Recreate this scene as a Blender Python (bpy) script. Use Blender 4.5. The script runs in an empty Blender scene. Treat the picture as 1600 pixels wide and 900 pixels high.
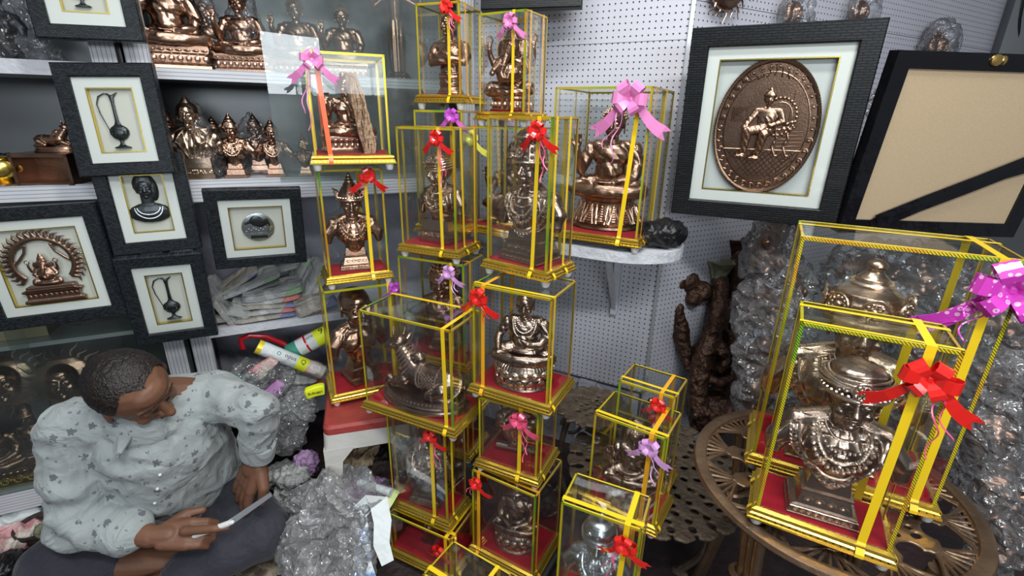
import bpy, bmesh, math, random
from mathutils import Vector, Matrix, Euler, noise
from mathutils.bvhtree import BVHTree
R = math.radians
PI = math.pi
sc = bpy.context.scene
COL = sc.collection
rnd = random.Random(7)

# ------------------------------------------------------------------ camera
F_PX, PITCH, ROLL, CAM_Z = 750.25, R(19.688), R(1.0968), 1.35
cam_d = bpy.data.cameras.new('camera')
cam_d.sensor_fit = 'HORIZONTAL'; cam_d.sensor_width = 36.0
cam_d.lens = F_PX / 1600 * 36.0; cam_d.clip_start = .02; cam_d.clip_end = 60
cam = bpy.data.objects.new('camera', cam_d); COL.objects.link(cam)
cam.matrix_world = Matrix.Translation((0, 0, CAM_Z)) @ Matrix.Rotation(R(90) - PITCH, 4, 'X') @ Matrix.Rotation(ROLL, 4, 'Z')
sc.camera = cam

def ray(px, py):
    a, b = px - 800, 450 - py; r = -ROLL
    u = (a*math.cos(r) + b*math.sin(r))/F_PX; v = (-a*math.sin(r) + b*math.cos(r))/F_PX
    return Vector((u, math.cos(PITCH) + math.sin(PITCH)*v, -math.sin(PITCH) + math.cos(PITCH)*v))
def at(px, py, dep): return Vector((0, 0, CAM_Z)) + ray(px, py)*dep
def on_z(px, py, z):
    r = ray(px, py); return Vector((0, 0, CAM_Z)) + r*((z - CAM_Z)/r.z)
def on_line(px, py, c, k):              # the upright plane y = c + k x
    r = ray(px, py); return Vector((0, 0, CAM_Z)) + r*(c/(r.y - k*r.x))

# ------------------------------------------------------------------ materials
def mat(name, color, rough=.5, metal=0., emit=None, bump=None, spec=.5, coat=0., mix=None, alpha=None, trans=0., sheen=0.):
    """bump=(scale,strength[,detail]); mix=(color2,scale,contrast) noise-mixed second colour"""
    m = bpy.data.materials.new(name); m.use_nodes = True
    nt = m.node_tree; N = nt.nodes; L = nt.links; b = N['Principled BSDF']
    b.inputs['Base Color'].default_value = (*color, 1); b.inputs['Roughness'].default_value = rough
    b.inputs['Metallic'].default_value = metal; b.inputs['Specular IOR Level'].default_value = spec
    b.inputs['Coat Weight'].default_value = coat; b.inputs['Transmission Weight'].default_value = trans
    b.inputs['Sheen Weight'].default_value = sheen
    tc = N.new('ShaderNodeTexCoord')
    if mix:
        n = N.new('ShaderNodeTexNoise'); n.inputs['Scale'].default_value = mix[1]; n.inputs['Detail'].default_value = 4
        r = N.new('ShaderNodeValToRGB'); r.color_ramp.elements[0].position = .5 - mix[2]; r.color_ramp.elements[1].position = .5 + mix[2]
        r.color_ramp.elements[0].color = (*color, 1); r.color_ramp.elements[1].color = (*mix[0], 1)
        L.new(tc.outputs['Object'], n.inputs['Vector']); L.new(n.outputs[0], r.inputs[0]); L.new(r.outputs[0], b.inputs['Base Color'])
    if bump:
        n = N.new('ShaderNodeTexNoise'); n.inputs['Scale'].default_value = bump[0]; n.inputs['Detail'].default_value = bump[2] if len(bump) > 2 else 3
        bp = N.new('ShaderNodeBump'); bp.inputs['Strength'].default_value = bump[1]; bp.inputs['Distance'].default_value = 1/bump[0]
        L.new(tc.outputs['Object'], n.inputs['Vector']); L.new(n.outputs[0], bp.inputs['Height']); L.new(bp.outputs[0], b.inputs['Normal'])
    return m

def nodes(m): return m.node_tree.nodes, m.node_tree.links, m.node_tree.nodes['Principled BSDF']
def texco(m, out='Object'):
    for n in m.node_tree.nodes:
        if n.type == 'TEX_COORD': return n.outputs[out]
def math_n(m, op, a, b=None, c=None):
    n = m.node_tree.nodes.new('ShaderNodeMath'); n.operation = op
    for i, v in enumerate((a, b, c)):
        if v is None: continue
        if isinstance(v, (int, float)): n.inputs[i].default_value = v
        else: m.node_tree.links.new(v, n.inputs[i])
    return n.outputs[0]
def mixcol(m, fac, a, b):
    n = m.node_tree.nodes.new('ShaderNodeMix'); n.data_type = 'RGBA'
    L = m.node_tree.links
    if isinstance(fac, (int, float)): n.inputs[0].default_value = fac
    else: L.new(fac, n.inputs[0])
    for i, v in ((6, a), (7, b)):
        if isinstance(v, tuple): n.inputs[i].default_value = (*v, 1)
        else: L.new(v, n.inputs[i])
    return n.outputs[2]

def glass_mat(name, tint=(.97, .99, .985), refl=1.0, rough=0., haze=0., hazecol=(.8, .85, .85), ior=1.5):
    """thin clear sheet: see-through with fresnel reflection, optional dusty haze"""
    m = bpy.data.materials.new(name); m.use_nodes = True; nt = m.node_tree; N = nt.nodes; L = nt.links
    N.clear(); o = N.new('ShaderNodeOutputMaterial'); t = N.new('ShaderNodeBsdfTransparent'); t.inputs[0].default_value = (*tint, 1)
    g = N.new('ShaderNodeBsdfGlossy'); g.inputs['Roughness'].default_value = rough; g.inputs[0].default_value = (1, 1, 1, 1)
    fr = N.new('ShaderNodeFresnel'); fr.inputs[0].default_value = ior
    mu = N.new('ShaderNodeMath'); mu.operation = 'MULTIPLY'; mu.inputs[1].default_value = refl; L.new(fr.outputs[0], mu.inputs[0])
    mx = N.new('ShaderNodeMixShader'); L.new(mu.outputs[0], mx.inputs[0]); L.new(t.outputs[0], mx.inputs[1]); L.new(g.outputs[0], mx.inputs[2])
    if haze:
        d = N.new('ShaderNodeBsdfDiffuse'); d.inputs[0].default_value = (*hazecol, 1)
        m2 = N.new('ShaderNodeMixShader'); tc = N.new('ShaderNodeTexCoord'); ns = N.new('ShaderNodeTexNoise'); ns.inputs['Scale'].default_value = 6; ns.inputs['Detail'].default_value = 6
        mr = N.new('ShaderNodeMapRange'); mr.inputs[1].default_value = .35; mr.inputs[2].default_value = .75; mr.inputs[3].default_value = haze*.3; mr.inputs[4].default_value = haze*1.6
        L.new(tc.outputs['Object'], ns.inputs['Vector']); L.new(ns.outputs[0], mr.inputs[0]); L.new(mr.outputs[0], m2.inputs[0])
        L.new(mx.outputs[0], m2.inputs[1]); L.new(d.outputs[0], m2.inputs[2]); L.new(m2.outputs[0], o.inputs[0])
    else: L.new(mx.outputs[0], o.inputs[0])
    return m

def crinkle_mat(name, base=(.85, .87, .9), milk=.1, scale=14, strength=.6, rough=.1, gloss=.4, crease=.55):
    """crumpled clear polythene: see-through film, white along sharp creases, glinting facets"""
    m = bpy.data.materials.new(name); m.use_nodes = True; nt = m.node_tree; N = nt.nodes; L = nt.links
    N.clear(); o = N.new('ShaderNodeOutputMaterial'); t = N.new('ShaderNodeBsdfTransparent'); t.inputs[0].default_value = (.95, .96, .97, 1)
    g = N.new('ShaderNodeBsdfGlossy'); g.inputs['Roughness'].default_value = rough
    d = N.new('ShaderNodeBsdfDiffuse'); d.inputs[0].default_value = (*base, 1); tr = N.new('ShaderNodeBsdfTranslucent'); tr.inputs[0].default_value = (*base, 1)
    tc = N.new('ShaderNodeTexCoord'); ns = N.new('ShaderNodeTexNoise'); ns.inputs['Scale'].default_value = scale*.6; ns.inputs['Detail'].default_value = 3; L.new(tc.outputs['Object'], ns.inputs['Vector'])
    sc_ = N.new('ShaderNodeVectorMath'); sc_.operation = 'SCALE'; sc_.inputs['Scale'].default_value = 1.6/scale; L.new(ns.outputs['Color'], sc_.inputs[0])
    ad = N.new('ShaderNodeVectorMath'); ad.operation = 'ADD'; L.new(tc.outputs['Object'], ad.inputs[0]); L.new(sc_.outputs[0], ad.inputs[1])
    mp = N.new('ShaderNodeMapping'); mp.inputs['Scale'].default_value = (1.3, .6, .30); mp.inputs['Rotation'].default_value = (.3, .5, .2); L.new(ad.outputs[0], mp.inputs[0])
    v1 = N.new('ShaderNodeTexVoronoi'); v1.feature = 'DISTANCE_TO_EDGE'; v1.inputs['Scale'].default_value = scale; L.new(mp.outputs[0], v1.inputs['Vector'])
    v2 = N.new('ShaderNodeTexVoronoi'); v2.feature = 'DISTANCE_TO_EDGE'; v2.inputs['Scale'].default_value = scale*2.7; L.new(ad.outputs[0], v2.inputs['Vector'])
    def mr(src, a, b, c, e):
        q = N.new('ShaderNodeMapRange'); q.inputs[1].default_value = a; q.inputs[2].default_value = b; q.inputs[3].default_value = c; q.inputs[4].default_value = e; L.new(src, q.inputs[0]); return q.outputs[0]
    h = N.new('ShaderNodeMath'); h.operation = 'ADD'; L.new(mr(v1.outputs[0], 0, .35, 1, 0), h.inputs[0]); L.new(mr(v2.outputs[0], 0, .3, .45, 0), h.inputs[1])
    bp = N.new('ShaderNodeBump'); bp.inputs['Strength'].default_value = strength; bp.inputs['Distance'].default_value = .35/scale; L.new(h.outputs[0], bp.inputs['Height'])
    for q in (g, d, tr): L.new(bp.outputs[0], q.inputs['Normal'])
    cr = N.new('ShaderNodeMath'); cr.operation = 'MAXIMUM'; L.new(mr(v1.outputs[0], .0, .07, crease, 0), cr.inputs[0]); L.new(mr(v2.outputs[0], .0, .08, crease*.5, 0), cr.inputs[1])
    n3 = N.new('ShaderNodeTexNoise'); n3.inputs['Scale'].default_value = scale*.55; n3.inputs['Detail'].default_value = 4; L.new(tc.outputs['Object'], n3.inputs['Vector'])
    cm = N.new('ShaderNodeMath'); cm.operation = 'MULTIPLY'; L.new(cr.outputs[0], cm.inputs[0]); L.new(mr(n3.outputs[0], .45, .68, .08, 1.2), cm.inputs[1])
    mk = N.new('ShaderNodeMath'); mk.operation = 'MULTIPLY_ADD'; mk.inputs[1].default_value = milk*2.2; L.new(n3.outputs[0], mk.inputs[0]); L.new(cm.outputs[0], mk.inputs[2]); mk.use_clamp = True
    m3 = N.new('ShaderNodeMixShader'); m3.inputs[0].default_value = .4; L.new(d.outputs[0], m3.inputs[1]); L.new(tr.outputs[0], m3.inputs[2])
    m1 = N.new('ShaderNodeMixShader'); L.new(mk.outputs[0], m1.inputs[0]); L.new(t.outputs[0], m1.inputs[1]); L.new(m3.outputs[0], m1.inputs[2])
    fr = N.new('ShaderNodeFresnel'); fr.inputs[0].default_value = 1.5; L.new(bp.outputs[0], fr.inputs['Normal'])
    mu = N.new('ShaderNodeMath'); mu.operation = 'MULTIPLY_ADD'; mu.inputs[1].default_value = gloss; mu.inputs[2].default_value = .035; L.new(fr.outputs[0], mu.inputs[0])
    m2 = N.new('ShaderNodeMixShader'); L.new(mu.outputs[0], m2.inputs[0]); L.new(m1.outputs[0], m2.inputs[1]); L.new(g.outputs[0], m2.inputs[2])
    L.new(m2.outputs[0], o.inputs[0]); return m

M = {}
def metal(name, c1, c2, rough=.3, sc_=24, bs=.10):
    m = mat(name, c1, rough, 1., mix=(c2, sc_, .30), bump=(260, bs, 2)); return m
M['copper'] = metal('antique_copper', (.50, .315, .225), (.32, .20, .14), .27)
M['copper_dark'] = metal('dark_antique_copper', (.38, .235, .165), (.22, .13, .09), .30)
M['copper_pale'] = metal('pale_antique_brass', (.54, .40, .29), (.36, .26, .19), .27)
M['pewter'] = metal('antique_pewter', (.47, .355, .29), (.30, .225, .18), .26)
M['silver'] = metal('pale_silver_metal', (.58, .62, .64), (.42, .46, .48), .30)
M['grey_dark'] = metal('oxidised_grey_metal', (.10, .11, .115), (.035, .04, .045), .4)
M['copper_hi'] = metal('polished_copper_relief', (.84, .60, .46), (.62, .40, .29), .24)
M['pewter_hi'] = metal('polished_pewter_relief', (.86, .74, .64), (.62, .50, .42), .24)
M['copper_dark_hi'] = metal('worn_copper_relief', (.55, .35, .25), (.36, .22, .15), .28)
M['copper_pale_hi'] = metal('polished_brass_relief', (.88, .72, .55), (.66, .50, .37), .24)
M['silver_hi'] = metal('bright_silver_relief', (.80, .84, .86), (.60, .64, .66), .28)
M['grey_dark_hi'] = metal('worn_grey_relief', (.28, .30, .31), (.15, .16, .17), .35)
M['iron'] = mat('rusty_cast_iron', (.17, .13, .09), .6, .4, mix=((.08, .058, .04), 40, .2), bump=(90, .5))
M['bronze_rim'] = mat('worn_bronze_rim', (.36, .24, .15), .38, .85, mix=((.20, .13, .08), 14, .25), bump=(60, .15))
M['driftwood'] = mat('dark_coppered_root', (.10, .05, .03), .36, .55, mix=((.03, .015, .010), 22, .25), bump=(40, .8, 5))
M['gold'] = mat('gold_moulding', (.95, .66, .12), .22, .9, bump=(300, .05))
M['velvet'] = mat('red_velvet', (.50, .005, .02), .85, 0, sheen=.08, spec=.2, mix=((.38, .004, .018), 25, .2), bump=(600, .3))
M['foot'] = mat('white_plastic_foot', (.82, .82, .80), .4)
M['ribbon_yellow'] = mat('yellow_satin_ribbon', (.88, .60, .015), .3, 0, coat=.3)
M['ribbon_orange'] = mat('amber_satin_ribbon', (.88, .42, .02), .3, 0, coat=.3)
M['ribbon_red'] = mat('red_satin_ribbon', (.78, .02, .015), .25, 0, coat=.5)
M['ribbon_vermilion'] = mat('vermilion_satin_ribbon', (.90, .13, .02), .3, 0, coat=.3)
M['ribbon_pink'] = mat('pink_satin_ribbon', (.80, .25, .55), .28, 0, coat=.5)
M['ribbon_rose'] = mat('rose_satin_ribbon', (.80, .09, .20), .28, 0, coat=.5)
M['ribbon_lilac'] = mat('lilac_satin_ribbon', (.70, .36, .72), .28, 0, coat=.5)
M['ribbon_purple'] = mat('purple_satin_ribbon', (.50, .08, .55), .28, 0, coat=.5)
M['ribbon_lemon'] = mat('lemon_satin_ribbon', (.90, .85, .12), .28, 0, coat=.5)
def dotted(name, c, c2, s):
    m = mat(name, c, .28, coat=.5); N, L, b = nodes(m)
    v = N.new('ShaderNodeTexVoronoi'); v.inputs['Scale'].default_value = s; v.inputs['Randomness'].default_value = .35
    L.new(texco(m), v.inputs['Vector'])
    k = math_n(m, 'MULTIPLY', math_n(m, 'LESS_THAN', v.outputs['Distance'], .34), math_n(m, 'GREATER_THAN', v.outputs['Distance'], .12))
    L.new(mixcol(m, k, c, c2), b.inputs['Base Color']); return m
M['ribbon_magenta'] = dotted('magenta_dotted_ribbon', (.62, .05, .48), (.9, .5, .8), 80)
M['glass'] = glass_mat('clear_case_glass', tint=(.985, .995, .99), refl=.32)
M['glass_dim'] = glass_mat('dusty_dark_glass', tint=(.86, .9, .88), refl=.6, haze=.035, hazecol=(.5, .55, .55))
M['glass_dusty'] = glass_mat('dusty_cabinet_glass', tint=(.93, .96, .95), refl=.9, haze=.10, hazecol=(.55, .6, .6))
M['polythene'] = crinkle_mat('crumpled_clear_polythene', base=(.95, .96, .98), milk=.13, scale=26, strength=.25, rough=.14, gloss=1.1, crease=.2)
M['polythene_thin'] = crinkle_mat('thin_clear_polythene', milk=.04, scale=26, strength=.3, rough=.12, gloss=.6, crease=.12)
M['polythene_milky'] = crinkle_mat('milky_polythene', base=(.96, .97, .98), milk=.26, scale=26, strength=.25, rough=.16, gloss=1.1, crease=.25)
M['black_plastic'] = mat('black_polythene', (.008, .008, .010), .3, bump=(60, .3, 4), spec=.4)
M['black_tape'] = mat('black_shiny_tape', (.006, .006, .008), .16, bump=(12, .12), coat=.2, spec=.35)
M['hardboard'] = mat('brown_hardboard', (.46, .355, .225), .8, mix=((.41, .31, .19), 300, .2))
M['brass'] = mat('yellow_brass', (.9, .62, .2), .25, 1.)
M['mount_white'] = mat('white_mount_board', (.80, .83, .79), .6)
M['mount_cream'] = mat('cream_backing_board', (.74, .74, .66), .75, mix=((.69, .69, .60), 5, .3))
M['mount_gray'] = mat('pale_grey_backing_board', (.66, .70, .68), .75)
M['gold_line'] = mat('thin_gold_fillet', (.85, .65, .15), .25, 1.)
M['paint_white'] = mat('white_painted_wood', (.66, .68, .72), .55, mix=((.50, .52, .56), 9, .3), bump=(45, .25))
M['paint_lavender'] = mat('pale_painted_plaster', (.55, .56, .64), .7, mix=((.40, .41, .50), 5, .3), bump=(25, .3))
M['cab_back'] = mat('grey_mirror_laminate', (.17, .185, .19), .3, .3, mix=((.10, .11, .115), 3, .3))
M['cab_dark'] = mat('dark_cabinet_laminate', (.05, .055, .055), .35)
M['alu'] = mat('brushed_aluminium', (.60, .63, .66), .4, .6, mix=((.48, .50, .54), 12, .3))
M['pvc_white'] = mat('aged_white_plastic', (.66, .65, .61), .45, mix=((.52, .50, .46), 12, .3), bump=(50, .08))
M['pvc_red'] = mat('faded_red_plastic', (.42, .055, .045), .5, mix=((.28, .04, .035), 18, .25), bump=(60, .15))
M['skin'] = mat('brown_skin', (.20, .095, .055), .5, bump=(160, .12), mix=((.155, .072, .042), 14, .3), spec=.4)
M['hair'] = mat('black_hair', (.010, .008, .008), .42, bump=(260, .8, 2), mix=((.020, .013, .011), 22, .2))
M['eye_dark'] = mat('dark_eyelid_line', (.03, .015, .012), .5)
M['trouser'] = mat('navy_grey_trouser_cloth', (.035, .036, .05), .8, bump=(45, .35), sheen=.15)
M['floor'] = mat('dark_maroon_floor', (.045, .022, .022), .6, mix=((.02, .015, .016), 6, .2), bump=(30, .3))
M['ceiling'] = mat('white_ceiling', (.7, .7, .7), .8)
M['sack_print'] = mat('printed_brown_sack', (.36, .30, .22), .8, mix=((.10, .07, .05), 14, .06), bump=(30, .4))
M['wood_stick'] = mat('pale_twisted_wood', (.62, .42, .27), .6, mix=((.35, .20, .12), 60, .2), bump=(80, .9, 4))
M['paper_white'] = mat('white_paper', (.70, .76, .76), .7, bump=(12, .3))
M['blue_cloth'] = mat('blue_printed_paper', (.12, .25, .5), .7, mix=((.7, .75, .75), 30, .05))
M['pink_cloth'] = mat('pink_printed_cloth', (.78, .30, .35), .8, mix=((.75, .68, .60), 14, .1), bump=(30, .5))
M['green_print'] = mat('green_yellow_printed_film', (.45, .65, .08), .5, mix=((.75, .75, .5), 20, .1))
M['purple_film'] = mat('mauve_crumpled_film', (.42, .26, .46), .35, bump=(50, .9))
M['red_plastic'] = mat('glossy_red_plastic', (.55, .01, .02), .25, coat=.3)
M['packet_yellow'] = mat('fluorescent_yellow_packet', (.78, .88, .02), .5)
M['text_black'] = mat('black_print', (.02, .02, .02), .6)
M['text_white'] = mat('white_print', (.85, .85, .85), .6)
M['text_green'] = mat('green_print', (.05, .30, .22), .6)
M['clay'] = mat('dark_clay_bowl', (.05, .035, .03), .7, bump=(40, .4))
M['stone'] = mat('greenish_stone_lump', (.30, .31, .20), .8, mix=((.13, .13, .08), 30, .2), bump=(60, .9))
M['handle_white'] = mat('white_handle_plastic', (.78, .78, .76), .35)
M['steel'] = mat('ruler_steel', (.55, .57, .6), .25, .9)

# yellow prismatic tape (shifting yellow/green/orange with fine ticks)
def holo():
    m = mat('prismatic_gold_tape', (.8, .7, .05), .25, .35); N, L, b = nodes(m); t = texco(m)
    s = N.new('ShaderNodeSeparateXYZ'); L.new(t, s.inputs[0])
    sm = math_n(m, 'ADD', math_n(m, 'ADD', s.outputs[0], s.outputs[1]), s.outputs[2])
    tick = math_n(m, 'GREATER_THAN', math_n(m, 'FRACT', math_n(m, 'MULTIPLY', sm, 190)), .42)
    n = N.new('ShaderNodeTexNoise'); n.inputs['Scale'].default_value = 7; n.noise_dimensions = '4D'; L.new(t, n.inputs['Vector'])
    oi = N.new('ShaderNodeObjectInfo'); L.new(math_n(m, 'MULTIPLY', oi.outputs['Random'], 30), n.inputs['W'])
    r = N.new('ShaderNodeValToRGB'); e = r.color_ramp.elements
    e[0].position = .36; e[0].color = (.28, .62, .04, 1); e[1].position = .66; e[1].color = (.90, .42, .03, 1)
    x = e.new(.46); x.color = (.80, .74, .03, 1); x = e.new(.56); x.color = (.92, .70, .04, 1)
    L.new(n.outputs[0], r.inputs[0])
    d = N.new('ShaderNodeMix'); d.data_type = 'RGBA'; d.blend_type = 'MULTIPLY'; d.inputs[0].default_value = 1
    L.new(r.outputs[0], d.inputs[6]); L.new(mixcol(m, tick, (.22, .20, .10), (1, 1, 1)), d.inputs[7]); L.new(d.outputs[2], b.inputs['Base Color'])
    return m
M['holo'] = holo()
M['tape_yellow'] = mat('plain_yellow_edge_tape', (.88, .70, .05), .25, .25)
M['tape_gold'] = mat('dull_gold_edge_tape', (.62, .44, .08), .3, .5)
# gold moulding with a row of dark ticks pressed into it
def gold_ticks():
    m = M['gold']; N, L, b = nodes(m); t = texco(m); s = N.new('ShaderNodeSeparateXYZ'); L.new(t, s.inputs[0])
    sm = math_n(m, 'FRACT', math_n(m, 'MULTIPLY', math_n(m, 'ADD', s.outputs[0], s.outputs[1]), 85))
    k = math_n(m, 'MULTIPLY', math_n(m, 'LESS_THAN', sm, .22), math_n(m, 'MULTIPLY', math_n(m, 'GREATER_THAN', s.outputs[2], .0245), math_n(m, 'LESS_THAN', s.outputs[2], .0275)))
    k2 = math_n(m, 'MULTIPLY', math_n(m, 'LESS_THAN', math_n(m, 'FRACT', math_n(m, 'MULTIPLY', sm, 3)), .5), math_n(m, 'LESS_THAN', s.outputs[2], .0195))
    L.new(mixcol(m, math_n(m, 'MAXIMUM', k, math_n(m, 'MULTIPLY', k2, .7)), (.95, .66, .10), (.10, .05, .01)), b.inputs['Base Color'])
gold_ticks()
# pegboard
def pegboard():
    m = mat('white_pegboard', (.66, .67, .74), .5); N, L, b = nodes(m); t = texco(m); s = N.new('ShaderNodeSeparateXYZ'); L.new(t, s.inputs[0])
    q = []
    for i, o in ((0, 0), (2, .3)):
        a = math_n(m, 'SUBTRACT', math_n(m, 'FRACT', math_n(m, 'ADD', math_n(m, 'MULTIPLY', s.outputs[i], 1/.0187), o)), .5)
        q.append(math_n(m, 'MULTIPLY', a, a))
    d = math_n(m, 'SQRT', math_n(m, 'ADD', q[0], q[1]))
    hole = math_n(m, 'LESS_THAN', d, .135)
    n = N.new('ShaderNodeTexNoise'); n.inputs['Scale'].default_value = 3; n.inputs['Detail'].default_value = 5; L.new(t, n.inputs['Vector'])
    base = mixcol(m, n.outputs[0], (.50, .51, .58), (.60, .61, .67))
    L.new(mixcol(m, hole, base, (.012, .012, .015)), b.inputs['Base Color'])
    bp = N.new('ShaderNodeBump'); bp.invert = True; bp.inputs['Distance'].default_value = .002; L.new(hole, bp.inputs['Height']); L.new(bp.outputs[0], b.inputs['Normal'])
    return m
M['peg'] = pegboard()
# white sliding-rail wood with long grooves
def grooved(axis):
    m = mat('grooved_white_panel', (.66, .68, .72), .5); N, L, b = nodes(m); t = texco(m); s = N.new('ShaderNodeSeparateXYZ'); L.new(t, s.inputs[0])
    n = N.new('ShaderNodeTexNoise'); n.inputs['Scale'].default_value = 6; n.inputs['Detail'].default_value = 5; L.new(t, n.inputs['Vector'])
    g = math_n(m, 'LESS_THAN', math_n(m, 'FRACT', math_n(m, 'MULTIPLY', s.outputs[axis], 95)), .16)
    L.new(mixcol(m, g, mixcol(m, n.outputs[0], (.52, .54, .58), (.74, .76, .80)), (.22, .23, .25)), b.inputs['Base Color']); return m
M['groove_v'] = grooved(0); M['groove_h'] = grooved(2)
# woven black frame
def woven(name, sx, sy, c1, c2, blocky=False):
    m = mat(name, c1, .38, spec=.35); N, L, b = nodes(m); t = texco(m)
    mp = N.new('ShaderNodeMapping'); mp.inputs['Rotation'].default_value = (R(90), 0, 0); L.new(t, mp.inputs[0])
    br = N.new('ShaderNodeTexBrick'); br.inputs['Scale'].default_value = 1; br.inputs['Brick Width'].default_value = sx; br.inputs['Row Height'].default_value = sy
    br.inputs['Mortar Size'].default_value = sy*.22; br.inputs['Mortar Smooth'].default_value = .5
    br.inputs['Color1'].default_value = (*c1, 1); br.inputs['Color2'].default_value = (*c2, 1); br.inputs['Mortar'].default_value = (.004, .005, .006, 1)
    L.new(mp.outputs[0], br.inputs['Vector']); L.new(br.outputs['Color'], b.inputs['Base Color'])
    bp = N.new('ShaderNodeBump'); bp.invert = True; bp.inputs['Distance'].default_value = .002; L.new(br.outputs['Fac'], bp.inputs['Height']); L.new(bp.outputs[0], b.inputs['Normal'])
    return m
M['weave'] = woven('black_basketweave_frame', .0075, .0038, (.038, .05, .06), (.008, .011, .014))
M['weave_big'] = woven('black_block_textured_frame', .022, .006, (.006, .008, .010), (.012, .015, .018))
# newsprint
def newsprint(name, base, tint):
    m = mat(name, base, .8, bump=(14, .5)); N, L, b = nodes(m); t = texco(m); s = N.new('ShaderNodeSeparateXYZ'); L.new(t, s.inputs[0])
    ln = math_n(m, 'LESS_THAN', math_n(m, 'FRACT', math_n(m, 'MULTIPLY', math_n(m, 'ADD', s.outputs[1], s.outputs[2]), 260)), .45)
    n = N.new('ShaderNodeTexNoise'); n.inputs['Scale'].default_value = 16; L.new(t, n.inputs['Vector'])
    v = N.new('ShaderNodeTexVoronoi'); v.inputs['Scale'].default_value = 13; v.distance = 'CHEBYCHEV'; L.new(t, v.inputs['Vector'])
    k = math_n(m, 'MULTIPLY', math_n(m, 'MULTIPLY', ln, .8), math_n(m, 'GREATER_THAN', n.outputs[0], .45))
    c = mixcol(m, k, base, (.12, .12, .12))
    sp = N.new('ShaderNodeSeparateColor'); L.new(v.outputs['Color'], sp.inputs[0])
    c = mixcol(m, math_n(m, 'MULTIPLY', math_n(m, 'GREATER_THAN', sp.outputs[0], .82), .75), c, tint)
    L.new(c, b.inputs['Base Color']); return m
M['news_a'] = newsprint('grey_newsprint', (.40, .42, .42), (.15, .30, .14))
M['news_b'] = newsprint('pale_newsprint', (.50, .52, .50), (.55, .10, .07))
M['news_c'] = newsprint('warm_newsprint', (.45, .42, .36), (.12, .16, .38))
# shirt: pale cloth with scattered charcoal blossoms
def shirt():
    m = mat('pale_printed_shirt_cloth', (.36, .40, .40), .85, sheen=.2); N, L, b = nodes(m); t = texco(m)
    c = None
    wn = N.new('ShaderNodeTexNoise'); wn.inputs['Scale'].default_value = 95; wn.inputs['Detail'].default_value = 2; L.new(t, wn.inputs['Vector'])
    for s, r0, keep, pet in ((24, .0105, .12, 5), (44, .0050, .45, 3)):
        v = N.new('ShaderNodeTexVoronoi'); v.inputs['Scale'].default_value = s; v.inputs['Randomness'].default_value = .8; L.new(t, v.inputs['Vector'])
        dv = N.new('ShaderNodeVectorMath'); dv.operation = 'SUBTRACT'; L.new(t, dv.inputs[0]); L.new(v.outputs['Position'], dv.inputs[1])
        ln = N.new('ShaderNodeVectorMath'); ln.operation = 'LENGTH'; L.new(dv.outputs[0], ln.inputs[0]); sx_ = N.new('ShaderNodeSeparateXYZ'); L.new(dv.outputs[0], sx_.inputs[0])
        an = math_n(m, 'ARCTAN2', math_n(m, 'ADD', sx_.outputs[0], sx_.outputs[1]), sx_.outputs[2])
        rr = math_n(m, 'MULTIPLY', math_n(m, 'ADD', math_n(m, 'ADD', math_n(m, 'MULTIPLY', math_n(m, 'SINE', math_n(m, 'MULTIPLY', an, pet)), .17), .22), math_n(m, 'MULTIPLY', wn.outputs[0], 1.25)), r0)
        sp = N.new('ShaderNodeSeparateColor'); L.new(v.outputs['Color'], sp.inputs[0])
        k = math_n(m, 'MULTIPLY', math_n(m, 'LESS_THAN', ln.outputs['Value'], rr), math_n(m, 'GREATER_THAN', sp.outputs[0], keep))
        c = k if c is None else math_n(m, 'MAXIMUM', c, math_n(m, 'MULTIPLY', k, .8))
    fi = N.new('ShaderNodeTexNoise'); fi.inputs['Scale'].default_value = 500; L.new(t, fi.inputs['Vector'])
    base = mixcol(m, fi.outputs[0], (.30, .345, .345), (.42, .455, .45))
    L.new(mixcol(m, math_n(m, 'MULTIPLY', c, .75), base, (.07, .08, .10)), b.inputs['Base Color'])
    w = N.new('ShaderNodeTexNoise'); w.inputs['Scale'].default_value = 9; w.inputs['Detail'].default_value = 3; w.inputs['Distortion'].default_value = 1.2; L.new(t, w.inputs['Vector'])
    bp = N.new('ShaderNodeBump'); bp.inputs['Strength'].default_value = .7; bp.inputs['Distance'].default_value = .03; L.new(w.outputs[0], bp.inputs['Height']); L.new(bp.outputs[0], b.inputs['Normal'])
    return m
M['shirt'] = shirt()

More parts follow.
